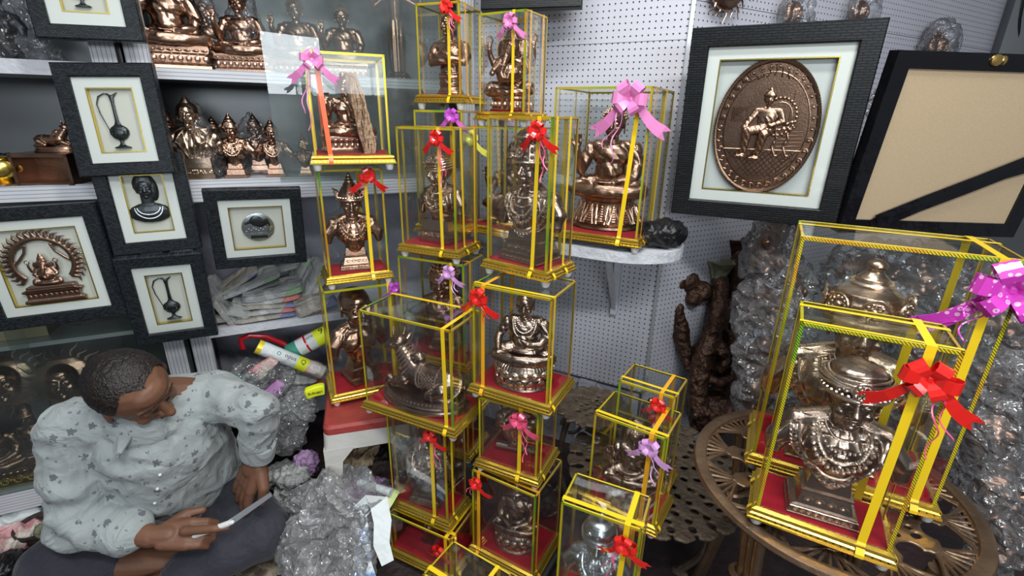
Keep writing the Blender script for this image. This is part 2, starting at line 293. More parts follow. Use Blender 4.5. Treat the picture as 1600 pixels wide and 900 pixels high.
# ------------------------------------------------------------------ mesh collector
class MB:
    def __init__(s): s.v = []; s.f = []; s.M = Matrix.Identity(4); s.st = []
    def push(s, m): s.st.append(s.M.copy()); s.M = s.M @ m; return s
    def pop(s): s.M = s.st.pop(); return s
    def add(s, vs, fs):
        o = len(s.v); s.v += [s.M @ Vector(p) for p in vs]; s.f += [tuple(i + o for i in q) for q in fs]; return s
    def box(s, a, b):
        x0, y0, z0 = a; x1, y1, z1 = b
        return s.add([(x0,y0,z0),(x1,y0,z0),(x1,y1,z0),(x0,y1,z0),(x0,y0,z1),(x1,y0,z1),(x1,y1,z1),(x0,y1,z1)],
                     [(3,2,1,0),(4,5,6,7),(0,1,5,4),(1,2,6,5),(2,3,7,6),(3,0,4,7)])
    def rings(s, rs, cap=True, closed=False):
        n = len(rs[0]); fs = []; vs = [p for r in rs for p in r]
        k = len(rs)
        for i in range(k if closed else k - 1):
            j = (i + 1) % k
            for a in range(n): b = (a + 1) % n; fs.append((i*n + a, i*n + b, j*n + b, j*n + a))
        if cap and not closed: fs.append(tuple(range(n))[::-1]); fs.append(tuple((k - 1)*n + a for a in range(n)))
        return s.add(vs, fs)
    def lathe(s, prof, n=24, sx=1., sy=1.):      # prof = [(r,z)...] bottom to top
        return s.rings([[(r*sx*math.cos(2*PI*a/n), r*sy*math.sin(2*PI*a/n), z) for a in range(n)] for r, z in prof])
    def frusta(s, lv):                            # [(halfw, halfd, z)...]
        return s.rings([[(-w, -d, z), (w, -d, z), (w, d, z), (-w, d, z)] for w, d, z in lv])
    def ell(s, c, r, n=14, rot=None):
        r = (r, r, r) if isinstance(r, (int, float)) else r
        m = Matrix.Translation(c) @ (Euler(rot).to_matrix().to_4x4() if rot else Matrix.Identity(4)) @ Matrix.Diagonal((*r, 1))
        k = max(4, n//2); rs = [[(math.sin(PI*i/k)*math.cos(2*PI*a/n), math.sin(PI*i/k)*math.sin(2*PI*a/n), -math.cos(PI*i/k)) for a in range(n)] for i in range(1, k)]
        s.push(m); o = len(s.v); s.rings(rs, cap=False)
        b = len(s.v); s.v += [s.M @ Vector((0, 0, -1)), s.M @ Vector((0, 0, 1))]
        for a in range(n):
            c2 = (a + 1) % n; s.f.append((b, o + c2, o + a)); s.f.append((b + 1, o + (k - 2)*n + a, o + (k - 2)*n + c2))
        s.pop(); return s
    def cap(s, p0, r0, p1, r1, n=12):            # tapered capsule
        p0, p1 = Vector(p0), Vector(p1); d = p1 - p0; L = d.length
        if L < 1e-6: return s.ell(p0, r0, n)
        q = d.to_track_quat('Z', 'Y').to_matrix().to_4x4(); q.translation = p0
        s.push(q); rs = []
        for i in (4, 3, 2, 1): a = PI/2*i/4.6; rs.append((r0*math.cos(a), -r0*math.sin(a)))
        rs += [(r0, 0), (r1, L)]
        for i in (1, 2, 3, 4): a = PI/2*i/4.6; rs.append((r1*math.cos(a), L + r1*math.sin(a)))
        s.lathe(rs, n); s.pop(); return s
    def chain(s, pts, n=12):                      # [(p, r)...]
        for (a, ra), (b, rb) in zip(pts, pts[1:]): s.cap(a, ra, b, rb, n)
        return s
    def tube(s, pts, r, n=8, closed=False, flat=1.):
        pts = [Vector(p) for p in pts]; k = len(pts); rs = []; up = None
        for i, p in enumerate(pts):
            a = pts[(i - 1) % k] if closed or i else p; b = pts[(i + 1) % k] if closed or i < k - 1 else p
            t = (b - a).normalized() if (b - a).length > 1e-9 else Vector((0, 0, 1))
            if up is None: up = Vector((0, 0, 1)) if abs(t.z) < .9 else Vector((0, 1, 0))
            x = t.cross(up); x = x.normalized() if x.length > 1e-6 else t.orthogonal().normalized(); y = x.cross(t).normalized(); up = y
            ri = r[i] if isinstance(r, (list, tuple)) else r
            rs.append([p + x*ri*math.cos(2*PI*j/n) + y*ri*flat*math.sin(2*PI*j/n) for j in range(n)])
        return s.rings(rs, closed=closed)
    def strip(s, pts, width, side, th=.0006):     # flat ribbon along pts, width vector(s), thickness along normal
        pts = [Vector(p) for p in pts]; rs = []
        for i, p in enumerate(pts):
            a = pts[max(0, i - 1)]; b = pts[min(len(pts) - 1, i + 1)]; t = (b - a).normalized()
            w = Vector(side[i] if isinstance(side, list) else side); w = (w - t*w.dot(t)).normalized()*((width[i] if isinstance(width, list) else width)/2)
            n_ = t.cross(w).normalized()*th/2
            rs.append([p - w - n_, p + w - n_, p + w + n_, p - w + n_])
        return s.rings(rs)
    def mesh(s, name, smooth=False):
        me = bpy.data.meshes.new(name); me.from_pydata([tuple(p) for p in s.v], [], s.f); me.update()
        if smooth: me.polygons.foreach_set('use_smooth', [True]*len(me.polygons))
        return me
    def build(s, name, m, parent=None, smooth=True, loc=None, fix=True):
        me = s.mesh(name, smooth)
        if fix:
            bm = bmesh.new(); bm.from_mesh(me); bmesh.ops.recalc_face_normals(bm, faces=bm.faces); bm.to_mesh(me); bm.free()
        if smooth and hasattr(me, 'set_sharp_from_angle'): me.set_sharp_from_angle(angle=R(38))
        return link(name, me, m, parent, loc)

def link(name, me, m=None, parent=None, loc=None):
    o = bpy.data.objects.new(name, me); COL.objects.link(o)
    if m is not None and not len(me.materials): me.materials.append(M[m] if isinstance(m, str) else m)
    if parent is not None: o.parent = parent
    if loc is not None: o.location = loc
    return o

def blob(mb, voxel, it=4, fac=.5, disp=None):
    """fuse every shape in mb into one continuous skin"""
    me = mb.mesh('tmp'); o = bpy.data.objects.new('tmp', me); COL.objects.link(o)
    r = o.modifiers.new('r', 'REMESH'); r.mode = 'VOXEL'; r.voxel_size = voxel; r.use_smooth_shade = True
    if it:
        sm = o.modifiers.new('s', 'SMOOTH'); sm.factor = fac; sm.iterations = it
    dg = bpy.context.evaluated_depsgraph_get(); dg.update()
    out = bpy.data.meshes.new_from_object(o.evaluated_get(dg)); bpy.data.objects.remove(o); bpy.data.meshes.remove(me)
    if disp:
        ns = [v.normal.copy() for v in out.vertices]
        for v, n in zip(out.vertices, ns): v.co = v.co + n*disp(v.co, n)
    out.polygons.foreach_set('use_smooth', [True]*len(out.polygons)); out.update()
    return out
def facet(me, faces, jit=.003, seed=1):
    """sharp crumpled film: few flat faces, jittered corners, then one finer broken layer"""
    o = bpy.data.objects.new('tmp', me); COL.objects.link(o); d = o.modifiers.new('d', 'DECIMATE'); d.ratio = min(1., faces/max(1, len(me.polygons)*2))
    dg = bpy.context.evaluated_depsgraph_get(); dg.update(); out = bpy.data.meshes.new_from_object(o.evaluated_get(dg)); bpy.data.objects.remove(o)
    bm = bmesh.new(); bm.from_mesh(out); r = random.Random(seed); bmesh.ops.triangulate(bm, faces=bm.faces)
    for v in bm.verts: v.co += Vector((r.uniform(-1, 1), r.uniform(-1, 1), r.uniform(-1, 1)))*jit
    long_ = [e for e in bm.edges if e.calc_length() > 3.2*jit]; bmesh.ops.subdivide_edges(bm, edges=long_, cuts=1)
    bmesh.ops.triangulate(bm, faces=bm.faces)
    for v in bm.verts: v.co += Vector((r.uniform(-1, 1), r.uniform(-1, 1), r.uniform(-1, 1)))*jit*.5
    bm.to_mesh(out); bm.free(); out.polygons.foreach_set('use_smooth', [False]*len(out.polygons)); out.update(); return out
def bvh_of(me): return BVHTree.FromPolygons([v.co.copy() for v in me.vertices], [tuple(p.vertices) for p in me.polygons])
def xf(me, m):
    me.transform(m); me.update(); return me

def empty(name, loc=(0, 0, 0), rz=0., label=None, cat=None, group=None, kind=None):
    o = bpy.data.objects.new(name, None); COL.objects.link(o); o.location = loc; o.rotation_euler = (0, 0, rz); o.empty_display_size = .02
    tag(o, label, cat, group, kind); return o
def tag(o, label=None, cat=None, group=None, kind=None):
    if label: o['label'] = label
    if cat: o['category'] = cat
    if group: o['group'] = group
    if kind: o['kind'] = kind
    return o
def copy_tree(o, parent=None):
    c = o.copy(); COL.objects.link(c); c.parent = parent
    for ch in list(o.children): copy_tree(ch, c)
    return c
# ------------------------------------------------------------------ display cases
def bow(parent, color, p, size=.03, curl=.1, tails=(1, 1), seed=1, curl_side=1, curlmat=None):
    r = random.Random(seed); b = MB(); p = Vector(p)
    n = 6
    for i in range(n):                                # loops of the rosette
        a = 2*PI*i/n + r.uniform(-.2, .2); d = Vector((math.cos(a), -.35, math.sin(a)*.85)).normalized()
        up = Vector((0, -1, 0)) - d*(-d.y); up = up.normalized() if up.length > .1 else Vector((0, 0, 1)); sd = d.cross(up).normalized()
        L = size*r.uniform(.75, 1.0); pts = []
        for k in range(13):
            t = k/12*2*PI; rr = .5*(1 - math.cos(t)); pts.append(p + Vector((0, -.004, 0)) + d*L*rr + up*L*.42*math.sin(t)*math.sqrt(max(rr, .02)) )
        b.strip(pts, [size*.22 + size*.32*math.sin(PI*k/12) for k in range(13)], sd, .0008)
    b.ell(p + Vector((0, -.008, 0)), (size*.2, size*.14, size*.2), 10)
    o = b.build('bow', color, parent, smooth=False)
    t = MB()
    for s, tl in ((-1, tails[0]), (1, tails[1])):     # notched tails
        if not tl: continue
        pts = [p + Vector((s*size*x*1.2, -.005 - .006*math.sin(x*3), -size*(x*1.1)*tl + size*.08*math.sin(x*5))) for x in [k/6*1.35 for k in range(7)]]
        t.strip(pts, [size*.25 + size*.38*k/6 for k in range(7)], Vector((.8, .15, .8*s)), .0008)
        e, e0 = pts[-1], pts[-2]; dr = (e - e0).normalized(); w = Vector((.8, 0, .8*s)); w = (w - dr*w.dot(dr)).normalized()*size*.31; q = Vector((0, -.0008, 0))
        for sg in (1, -1):
            A, B_, C_ = e + w*sg, e, e + w*sg*.85 + dr*size*.35
            t.add([A, B_, C_, A + q, B_ + q, C_ + q], [(0, 1, 2), (5, 4, 3), (0, 3, 4, 1), (1, 4, 5, 2), (2, 5, 3, 0)])
    if t.v: t.build('bow_tail', color, o, smooth=False)
    if curl:
        c = MB()
        for j in range(2):
            ph = r.uniform(0, 6); pts = []
            for k in range(40):
                u = k/39; rad = size*.30*(.3 + u*.8)
                pts.append(p + Vector((curl_side*(size*.25 + u*size*.55*(1 + j*.6)) + rad*math.sin(ph + u*11)*.6, -.008 - rad*.5*(1 + math.cos(ph + u*11)), -curl*u*(1 - .25*j) )))
            c.tube(pts, .0014, 5, flat=.4)
        c.build('curling_ribbon', curlmat or color, o, smooth=True)
    return o

def case(pos, yaw, w, d, h, label, group, straps, bowspec=None, edge='holo', lean=0):
    x, y, z = pos; c = empty('display_case', pos, yaw, label, 'glass case', group)
    hw, hd = w/2, d/2; o = .014
    b = MB()                                            # stepped gilt moulding
    prof = [(o - .004, .018), (o, .0185), (o, .0225), (o - .003, .0235), (o - .004, .029), (o - .009, .033), (o - .005, .0345), (o - .006, .039), (.001, .0418)]
    b.frusta([(hw + e, hd + e, zz) for e, zz in prof]); b.build('base_moulding', 'gold', c, smooth=False)
    b = MB().box((-hw + .002, -hd + .002, .0405), (hw - .002, hd - .002, .0428)); b.build('velvet_floor', 'velvet', c, smooth=False)
    for sx in (-1, 1):
        for sy in (-1, 1):
            MB().push(Matrix.Translation((sx*(hw - .004), sy*(hd - .004), 0))).lathe([(.0075, 0), (.0095, .002), (.013, .0175), (.011, .0182)], 14).build('foot', 'foot', c)
    t = .0022; z0, z1 = .0428, h
    def pane(a, b_): MB().box(a, b_).build('glass_pane', 'glass', c, smooth=False)
    pane((-hw, -hd, z0), (hw, -hd + t, z1 - t)); pane((-hw, hd - t, z0), (hw, hd, z1 - t))
    pane((-hw, -hd + t, z0), (-hw + t, hd - t, z1 - t)); pane((hw - t, -hd + t, z0), (hw, hd - t, z1 - t)); pane((-hw, -hd, z1 - t), (hw, hd, z1))
    tw, e = .0052, .0007                                # edge tape: a folded angle on each edge
    for sx in (-1, 1):
        for sy in (-1, 1):
            b = MB(); X, Y = sx*hw, sy*hd
            b.box((min(X + sx*e, X - sx*tw), min(Y, Y + sy*e), z0), (max(X + sx*e, X - sx*tw), max(Y, Y + sy*e), z1))
            b.box((min(X, X + sx*e), min(Y + sy*e, Y - sy*tw*.6), z0), (max(X, X + sx*e), max(Y + sy*e, Y - sy*tw*.6), z1))
            b.build('edge_tape', edge if sy < 0 else 'tape_gold', c, smooth=False)
    for sy in (-1, 1):
        Y = sy*hd; b = MB(); b.box((-hw, min(Y, Y + sy*e), z1 - tw), (hw, max(Y, Y + sy*e), z1 + e)); b.build('edge_tape', edge if sy < 0 else 'tape_gold', c, smooth=False)
        b = MB(); b.box((-hw, min(Y, Y - sy*tw*.6), z1), (hw, max(Y, Y - sy*tw*.6), z1 + e)); b.build('edge_tape', 'tape_yellow', c, smooth=False)
    for sx in (-1, 1):
        X = sx*hw; b = MB(); b.box((min(X, X - sx*tw*.8), -hd, z1), (max(X, X - sx*tw*.8), hd, z1 + e)); b.box((min(X, X + sx*e), -hd, z1 - tw*.7), (max(X, X + sx*e), hd, z1)); b.build('edge_tape', edge if sx < 0 else 'tape_gold', c, smooth=False)
    g = .0016
    for s in straps:
        ax, tt, col, wd = s[:4]; sl = s[4] if len(s) > 4 else 0.
        if ax == 'y':
            X = tt*hw; path = [(X + sl, -hd - o - g, .019), (X + sl, -hd - o - g, .026), (X + sl, -hd - g*1.5, .044), (X, -hd - g, h + g), (X, hd + g, h + g), (X, hd + g, .044), (X, hd + o + g, .026), (X, hd + o + g, .019)]; sd = (1, 0, 0)
        else:
            Y = tt*hd; path = [(-hw - o - g, Y, .019), (-hw - o - g, Y, .026), (-hw - g, Y, .044), (-hw - g, Y, h + g), (hw + g, Y, h + g), (hw + g, Y + sl, .044), (hw + o + g, Y + sl, .026), (hw + o + g, Y + sl, .019)]; sd = (0, 1, 0)
        MB().strip(path, wd, sd, .0006).build('ribbon', col, c, smooth=False)
    if bowspec:
        bs = dict(bowspec); tt = bs.pop('t'); zz = bs.pop('z', h - .006); col = bs.pop('col')
        bow(c, col, (tt*hw, -hd - .006, zz), **bs)
    return c

# ------------------------------------------------------------------ figure pieces (all face -Y)
def T(*a): return Matrix.Translation(a)
def S(*a): return Matrix.Diagonal((*(a if len(a) == 3 else (a[0],)*3), 1))
def RX(a): return Matrix.Rotation(R(a), 4, 'X')
def RY(a): return Matrix.Rotation(R(a), 4, 'Y')
def RZ(a): return Matrix.Rotation(R(a), 4, 'Z')

def head(B, mou=False, beard=False, long_ear=False, neck=True, bald=True, slim=1.):
    """unit head: half height 1, chin at -1"""
    B.ell((0, .12, .22), (.74, .86, .78), 20).ell((0, -.14, -.12), (.60*slim, .60, .76), 18).ell((0, -.2, -.5), (.44*slim, .46, .40), 16)
    B.ell((0, -.52, -.76), (.19, .17, .16), 12).ell((0, -.42, .42), (.46, .36, .34), 14)
    B.chain([((0, -.70, .16), .075), ((0, -.84, -.12), .10), ((0, -.90, -.2), .115)]).ell((-.11, -.78, -.22), .085, 8).ell((.11, -.78, -.22), .085, 8)
    for s in (-1, 1):
        B.ell((s*.27, -.62, .05), (.155, .10, .085), 12).chain([((s*.08, -.72, .22), .05), ((s*.25, -.73, .29), .055), ((s*.45, -.60, .22), .04)], 8)
        B.ell((s*.34, -.5, -.28), (.2, .18, .2), 10)
        B.ell((s*.71, .04, -.02), (.07, .19, .30), 12, rot=(.2, 0, s*.35)); B.ell((s*.73, .0, -.34 if long_ear else -.26), (.07, .09, .30 if long_ear else .12), 10)
    B.chain([((-.2, -.69, -.43), .035), ((-.06, -.79, -.39), .05), ((.06, -.79, -.39), .05), ((.2, -.69, -.43), .035)], 8).chain([((-.13, -.71, -.5), .04), ((0, -.76, -.53), .065), ((.13, -.71, -.5), .04)], 8)
    if mou:
        for s in (-1, 1): B.chain([((s*.02, -.82, -.33), .06), ((s*.18, -.76, -.36), .065), ((s*.34, -.62, -.44), .03)], 8)
    if beard: B.ell((0, -.45, -.8), (.36, .3, .36), 12)
    if neck: B.cap((0, .08, -.55), .38, (0, .16, -1.35), .42, 16)

def hand(B, p, d, up, s=1., curl=.2, spread=.16, thumb=1, n=8):
    """hand rooted at wrist p pointing along d, palm normal 'up' (back of hand), unit s = length"""
    d = Vector(d).normalized(); up = Vector(up); up = (up - d*up.dot(d)).normalized(); sd = d.cross(up)
    P = Vector(p); f = lambda a, b, c: P + (sd*a + d*b + up*c)*s
    B.cap(f(0, 0, 0), .17*s, f(0, .2, 0), .17*s, n)
    for i, (x, L) in enumerate(((-.165, .78), (-.055, .86), (.055, .80), (.165, .66))):
        k = f(x, .5, 0); B.cap(f(x*.75, .12, 0), .105*s, k, .095*s, n)
        a = x*spread*6; q = k + (d*math.cos(a) + sd*math.sin(a))*(L*.26*s) - up*curl*.06*s
        B.cap(k, .082*s, q, .072*s, n); q2 = q + (d*math.cos(a)*math.cos(curl*2) + sd*math.sin(a))*(L*.22*s) - up*math.sin(curl*2)*L*.22*s
        B.cap(q, .072*s, q2, .058*s, n)
    t0 = f(-.12*thumb, .12, -.02); t1 = f(-.33*thumb, .34, -.06); t2 = f(-.38*thumb, .56, -.09)
    B.chain([(t0, .11*s), (t1, .085*s), (t2, .065*s)], n)

def necklace(D, bv, W, ztop, drop, r, kind='bead', x0=0., n=None, y0=-2.):
    pts = []; ly = None; L = PI*(W + drop)*.5*1.05; n = n or max(8, int(L/(r*2.15)))
    if kind != 'bead': n = 34
    for i in range(n + 1):
        a = PI*i/n; x = x0 + W*math.cos(a); z = ztop - drop*math.sin(a)
        h = bv.ray_cast(Vector((x, y0, z)), Vector((0, 1, 0)))
        if h[0] is not None and (ly is None or abs(h[0].y - ly) < max(.05, W*.4)): ly = h[0].y; pts.append(h[0] + Vector((0, -r*.35, 0)))
    if kind == 'bead':
        for p in pts: D.ell(p, r, 7)
    elif kind == 'rope':
        D.tube(pts, r, 6)
        for i in range(0, len(pts) - 1): D.ell((pts[i] + pts[i + 1])/2, (r*1.25, r*1.25, r*.8), 6, rot=(0, .6, 0))
    else: D.tube(pts, r, 6)
    return pts
def scroll_row(D, x0, x1, y, z, n, s):
    """row of raised scrolls on an upright front face"""
    for i in range(n):
        x = x0 + (x1 - x0)*(i + .5)/n
        D.tube([(x + s*.42*math.cos(t)*(1 - t/9), y, z + s*.42*math.sin(t)*(1 - t/9)) for t in [k*.7 for k in range(10)]], s*.09, 5); D.ell((x, y, z), s*.13, 6)
def rosette(D, c, r, n=10, ny=(0, -1, 0)):
    c = Vector(c); D.ell(c, (r*.35, r*.3, r*.35), 10)
    for i in range(n): a = 2*PI*i/n; D.ell(c + Vector((math.cos(a)*r*.68, 0, math.sin(a)*r*.68)), (r*.2, r*.16, r*.2), 6)
    D.tube([c + Vector((math.cos(2*PI*i/24)*r, 0, math.sin(2*PI*i/24)*r)) for i in range(24)], r*.12, 6, closed=True)

def headgear(B, D, kind, c, s):
    """B fused shapes, D crisp raised detail; head centre c, half height s"""
    B.push(T(*c) @ S(s)); D.push(T(*c) @ S(s))
    if kind == 'horned':
        B.lathe([(.84, .22), (.88, .4), (.80, .75), (.58, 1.15), (.36, 1.5), (.26, 1.62)], 24); B.lathe([(.3, 1.55), (.34, 1.66), (.2, 1.75), (.24, 1.85), (.12, 1.97), (.15, 2.06), (.02, 2.22)], 14)
        for q in (-1, 1): B.rings([[(q*.70, -.2, .25), (q*.72, .25, .25), (q*.78, .25, .95), (q*.78, -.15, .9)], [(q*1.02, -.2, .55), (q*1.04, .12, .55), (q*1.22, .05, 1.22), (q*1.2, -.2, 1.15)]])
        D.tube([(.9*math.cos(t), .9*math.sin(t) + .03, .34) for t in [k*2*PI/40 for k in range(40)]], .075, 7, closed=True)
        rosette(D, (0, -.86, .74), .26)
        for i in range(14): a = PI + PI*i/13; D.ell((.88*math.cos(a), .88*math.sin(a), .5), .07, 6)
    elif kind == 'crown':
        B.lathe([(.80, .2), (.86, .35), (.80, .7), (.74, 1.2), (.80, 1.55), (.62, 1.75), (.3, 1.9)], 24)
        for z in (.36, 1.5): D.tube([(.86*math.cos(t), .86*math.sin(t) + .02, z) for t in [k*2*PI/40 for k in range(40)]], .07, 7, closed=True)
        for i in range(9):
            a = PI + PI*(i + .5)/9; hh = .62 + .32*math.sin(PI*(i + .5)/9)
            D.ell((.88*math.cos(a), .88*math.sin(a), .5 + .12*hh), .10, 8); D.ell((.9*math.cos(a), .9*math.sin(a), .5 + .5*hh), (.11, .1, .16), 8); D.ell((.9*math.cos(a), .9*math.sin(a), .5 + .85*hh), .07, 6)
        rosette(D, (0, -.93, .8), .22)
    elif kind == 'turban':
        B.ell((0, .06, .55), (.9, .98, .46), 20).ell((0, .05, .85), (.66, .74, .42), 18).ell((0, .0, 1.15), (.3, .3, .2), 12)
        for k in range(7):
            z = .32 + k*.1; q = .96 - .015*k*k
            D.tube([(q*.93*math.cos(t), q*math.sin(t) + .05, z + .16*math.sin(t + k*.5)) for t in [j*2*PI/36 for j in range(36)]], .065, 6, closed=True)
        for k in range(5): D.ell((-.5 + .25*k, -.93, .62 + .1*math.sin(PI*k/4)), .10, 7)
        rosette(D, (0, -1.0, .85), .2)
    elif kind == 'rolled':
        B.push(S(.88, .92, .95)); D.push(S(.88, .92, .95))
        B.ell((0, .05, .62), (1.12, 1.0, .46), 24).ell((0, .1, .95), (.86, .82, .34), 20)
        D.tube([(1.02*math.cos(t), .98*math.sin(t) + .03, .34) for t in [j*2*PI/40 for j in range(40)]], .09, 7, closed=True)
        for i in range(19): a = PI + PI*i/18; D.ell((1.08*math.cos(a), 1.02*math.sin(a) + .03, .45), .075, 6)
        for k in range(5):
            D.tube([((1.13 - .045*k*k*.5)*math.cos(t), (1.03 - .04*k*k*.5)*math.sin(t) + .04, .6 + k*.1 + .07*math.sin(2*t + k)) for t in [j*2*PI/40 for j in range(40)]], .05, 6, closed=True)
        rosette(D, (0, -1.08, .72), .3)
        for q in (-1, 1): scroll_row(D, q*.35, q*.8, -1.0, .66, 2, .28)
        B.pop(); D.pop()
    elif kind == 'bigcrown':
        B.ell((0, .05, .7), (1.0, .98, .6), 24).lathe([(.98, .2), (.98, .5), (.8, 1.1), (.46, 1.32), (.40, 1.42), (.42, 1.5), (.3, 1.6), (.22, 1.7)], 28); B.ell((0, 0, 1.85), (.26, .26, .2), 16)
        D.tube([(1.0*math.cos(t), 1.0*math.sin(t), .4) for t in [j*2*PI/40 for j in range(40)]], .08, 7, closed=True)
        for a in (-90, -140, -40, 175, 5):
            D.push(RZ(a + 90)); rosette(D, (0, -1.02, .82), .3); D.pop()
        for a in (-115, -65, -160, -20):
            D.push(RZ(a + 90)); scroll_row(D, -.14, .14, -1.0, .66, 1, .34); D.pop()
        D.tube([(.48*math.cos(t), .48*math.sin(t), 1.36) for t in [j*2*PI/24 for j in range(24)]], .07, 6, closed=True)
    elif kind == 'curls':
        B.ell((0, .12, .32), (.80, .90, .76), 20).ell((0, .16, 1.02), (.36, .4, .34), 14)
        for k in range(7):
            el = .15 + k*.22; n = max(5, int(22*math.cos(el)))
            for i in range(n):
                a = 2*PI*i/n + k*.5; x, y, z = .82*math.cos(a)*math.cos(el), .12 + .92*math.sin(a)*math.cos(el), .32 + .78*math.sin(el)
                if y < -.35 and z < .62: continue
                D.ell((x, y, z), .10, 6)
        for k in range(3):
            for i in range(8 - 2*k): a = 2*PI*i/(8 - 2*k); D.ell((.36*math.cos(a)*(1 - .3*k), .16 + .4*math.sin(a)*(1 - .3*k), 1.0 + .17*k), .085, 6)
    elif kind == 'hairbun':
        B.ell((0, .16, .34), (.80, .86, .74), 20).ell((0, .2, 1.1), (.3, .32, .34), 14); D.tube([(.3*math.cos(t), .2 + .3*math.sin(t), .92) for t in [j*2*PI/20 for j in range(20)]], .06, 6, closed=True)
    elif kind == 'short':
        B.ell((0, .18, .34), (.79, .86, .74), 20)
    elif kind == 'glasses':
        for q in (-1, 1):
            D.tube([(q*.30 + .22*math.cos(t), -.80 + .1*abs(math.cos(t)), .04 + .2*math.sin(t)) for t in [j*2*PI/20 for j in range(20)]], .035, 6, closed=True); D.tube([(q*.5, -.72, .06), (q*.72, -.2, .06)], .03, 5)
        D.tube([(-.09, -.86, .07), (.09, -.86, .07)], .03, 5)
        B.ell((0, .18, .28), (.76, .84, .74), 20)
    elif kind == 'beehive':
        B.lathe([(.84, .2), (.88, .5), (.84, .9), (.66, 1.2), (.36, 1.35), (.3, 1.45)], 24).lathe([(.34, 1.4), (.38, 1.55), (.3, 1.75), (.14, 1.85), (.17, 1.95), (.03, 2.12)], 14)
        for z in (.3, .42, .54): D.tube([(.9*math.cos(t), .9*math.sin(t), z) for t in [k*2*PI/40 for k in range(40)]], .045, 6, closed=True)
        for a in (-125, -90, -55):
            D.push(RZ(a + 90)); scroll_row(D, -.17, .17, -.86, .86, 1, .4); D.pop()
    elif kind == 'cone':
        B.lathe([(.82, .25), (.84, .4), (.66, .85), (.5, 1.0), (.52, 1.1), (.3, 1.35), (.3, 1.42), (.14, 1.65), (.02, 1.95)], 20)
        D.tube([(.86*math.cos(t), .86*math.sin(t), .36) for t in [k*2*PI/30 for k in range(30)]], .08, 6, closed=True)
        rosette(D, (0, -.84, .66), .2, 8); rosette(D, (.72, -.3, .5), .16, 6); rosette(D, (-.72, -.3, .5), .16, 6)
    B.pop(); D.pop()

def pedestal(P, D, kind):
    if kind == 'stepped':
        P.frusta([(.165, .125, 0), (.165, .125, .012), (.16, .12, .016), (.155, .116, .055), (.15, .112, .06), (.15, .112, .068), (.128, .1, .078), (.108, .085, .165), (.118, .094, .172), (.118, .094, .186), (.10, .08, .196), (.09, .07, .29)])
        scroll_row(D, -.14, .14, -.12, .035, 9, .034); scroll_row(D, -.105, .105, -.095, .118, 4, .055)
    elif kind == 'block':
        P.frusta([(.185, .14, 0), (.185, .14, .075), (.172, .13, .082), (.172, .13, .145), (.178, .135, .15), (.178, .135, .16), (.165, .125, .166), (.16, .12, .30)])
        for i in range(44): D.ell((rnd.uniform(-.16, .16), -.128, rnd.uniform(.09, .14)), (.012, .008, .012), 5, rot=(0, rnd.uniform(0, 3), 0))
    elif kind == 'tall':
        P.frusta([(.175, .15, 0), (.175, .15, .02), (.168, .144, .028), (.165, .14, .085), (.17, .146, .09), (.17, .146, .10), (.15, .13, .115), (.135, .115, .20), (.145, .124, .208), (.145, .124, .222), (.125, .105, .235), (.12, .10, .34)])
        scroll_row(D, -.15, .15, -.147, .055, 8, .044); scroll_row(D, -.12, .12, -.126, .16, 4, .07)
    elif kind == 'cylinder':
        P.push(T(0, 0, .055) @ RY(90)).lathe([(.05, -.26), (.058, -.255), (.058, .255), (.05, .26)], 24).pop(); P.frusta([(.1, .06, .10), (.1, .06, .12), (.06, .05, .16), (.05, .05, .2)])
    elif kind == 'simple':
        P.frusta([(.15, .12, 0), (.15, .12, .05), (.125, .10, .06), (.115, .09, .15), (.10, .08, .17), (.09, .07, .26)])

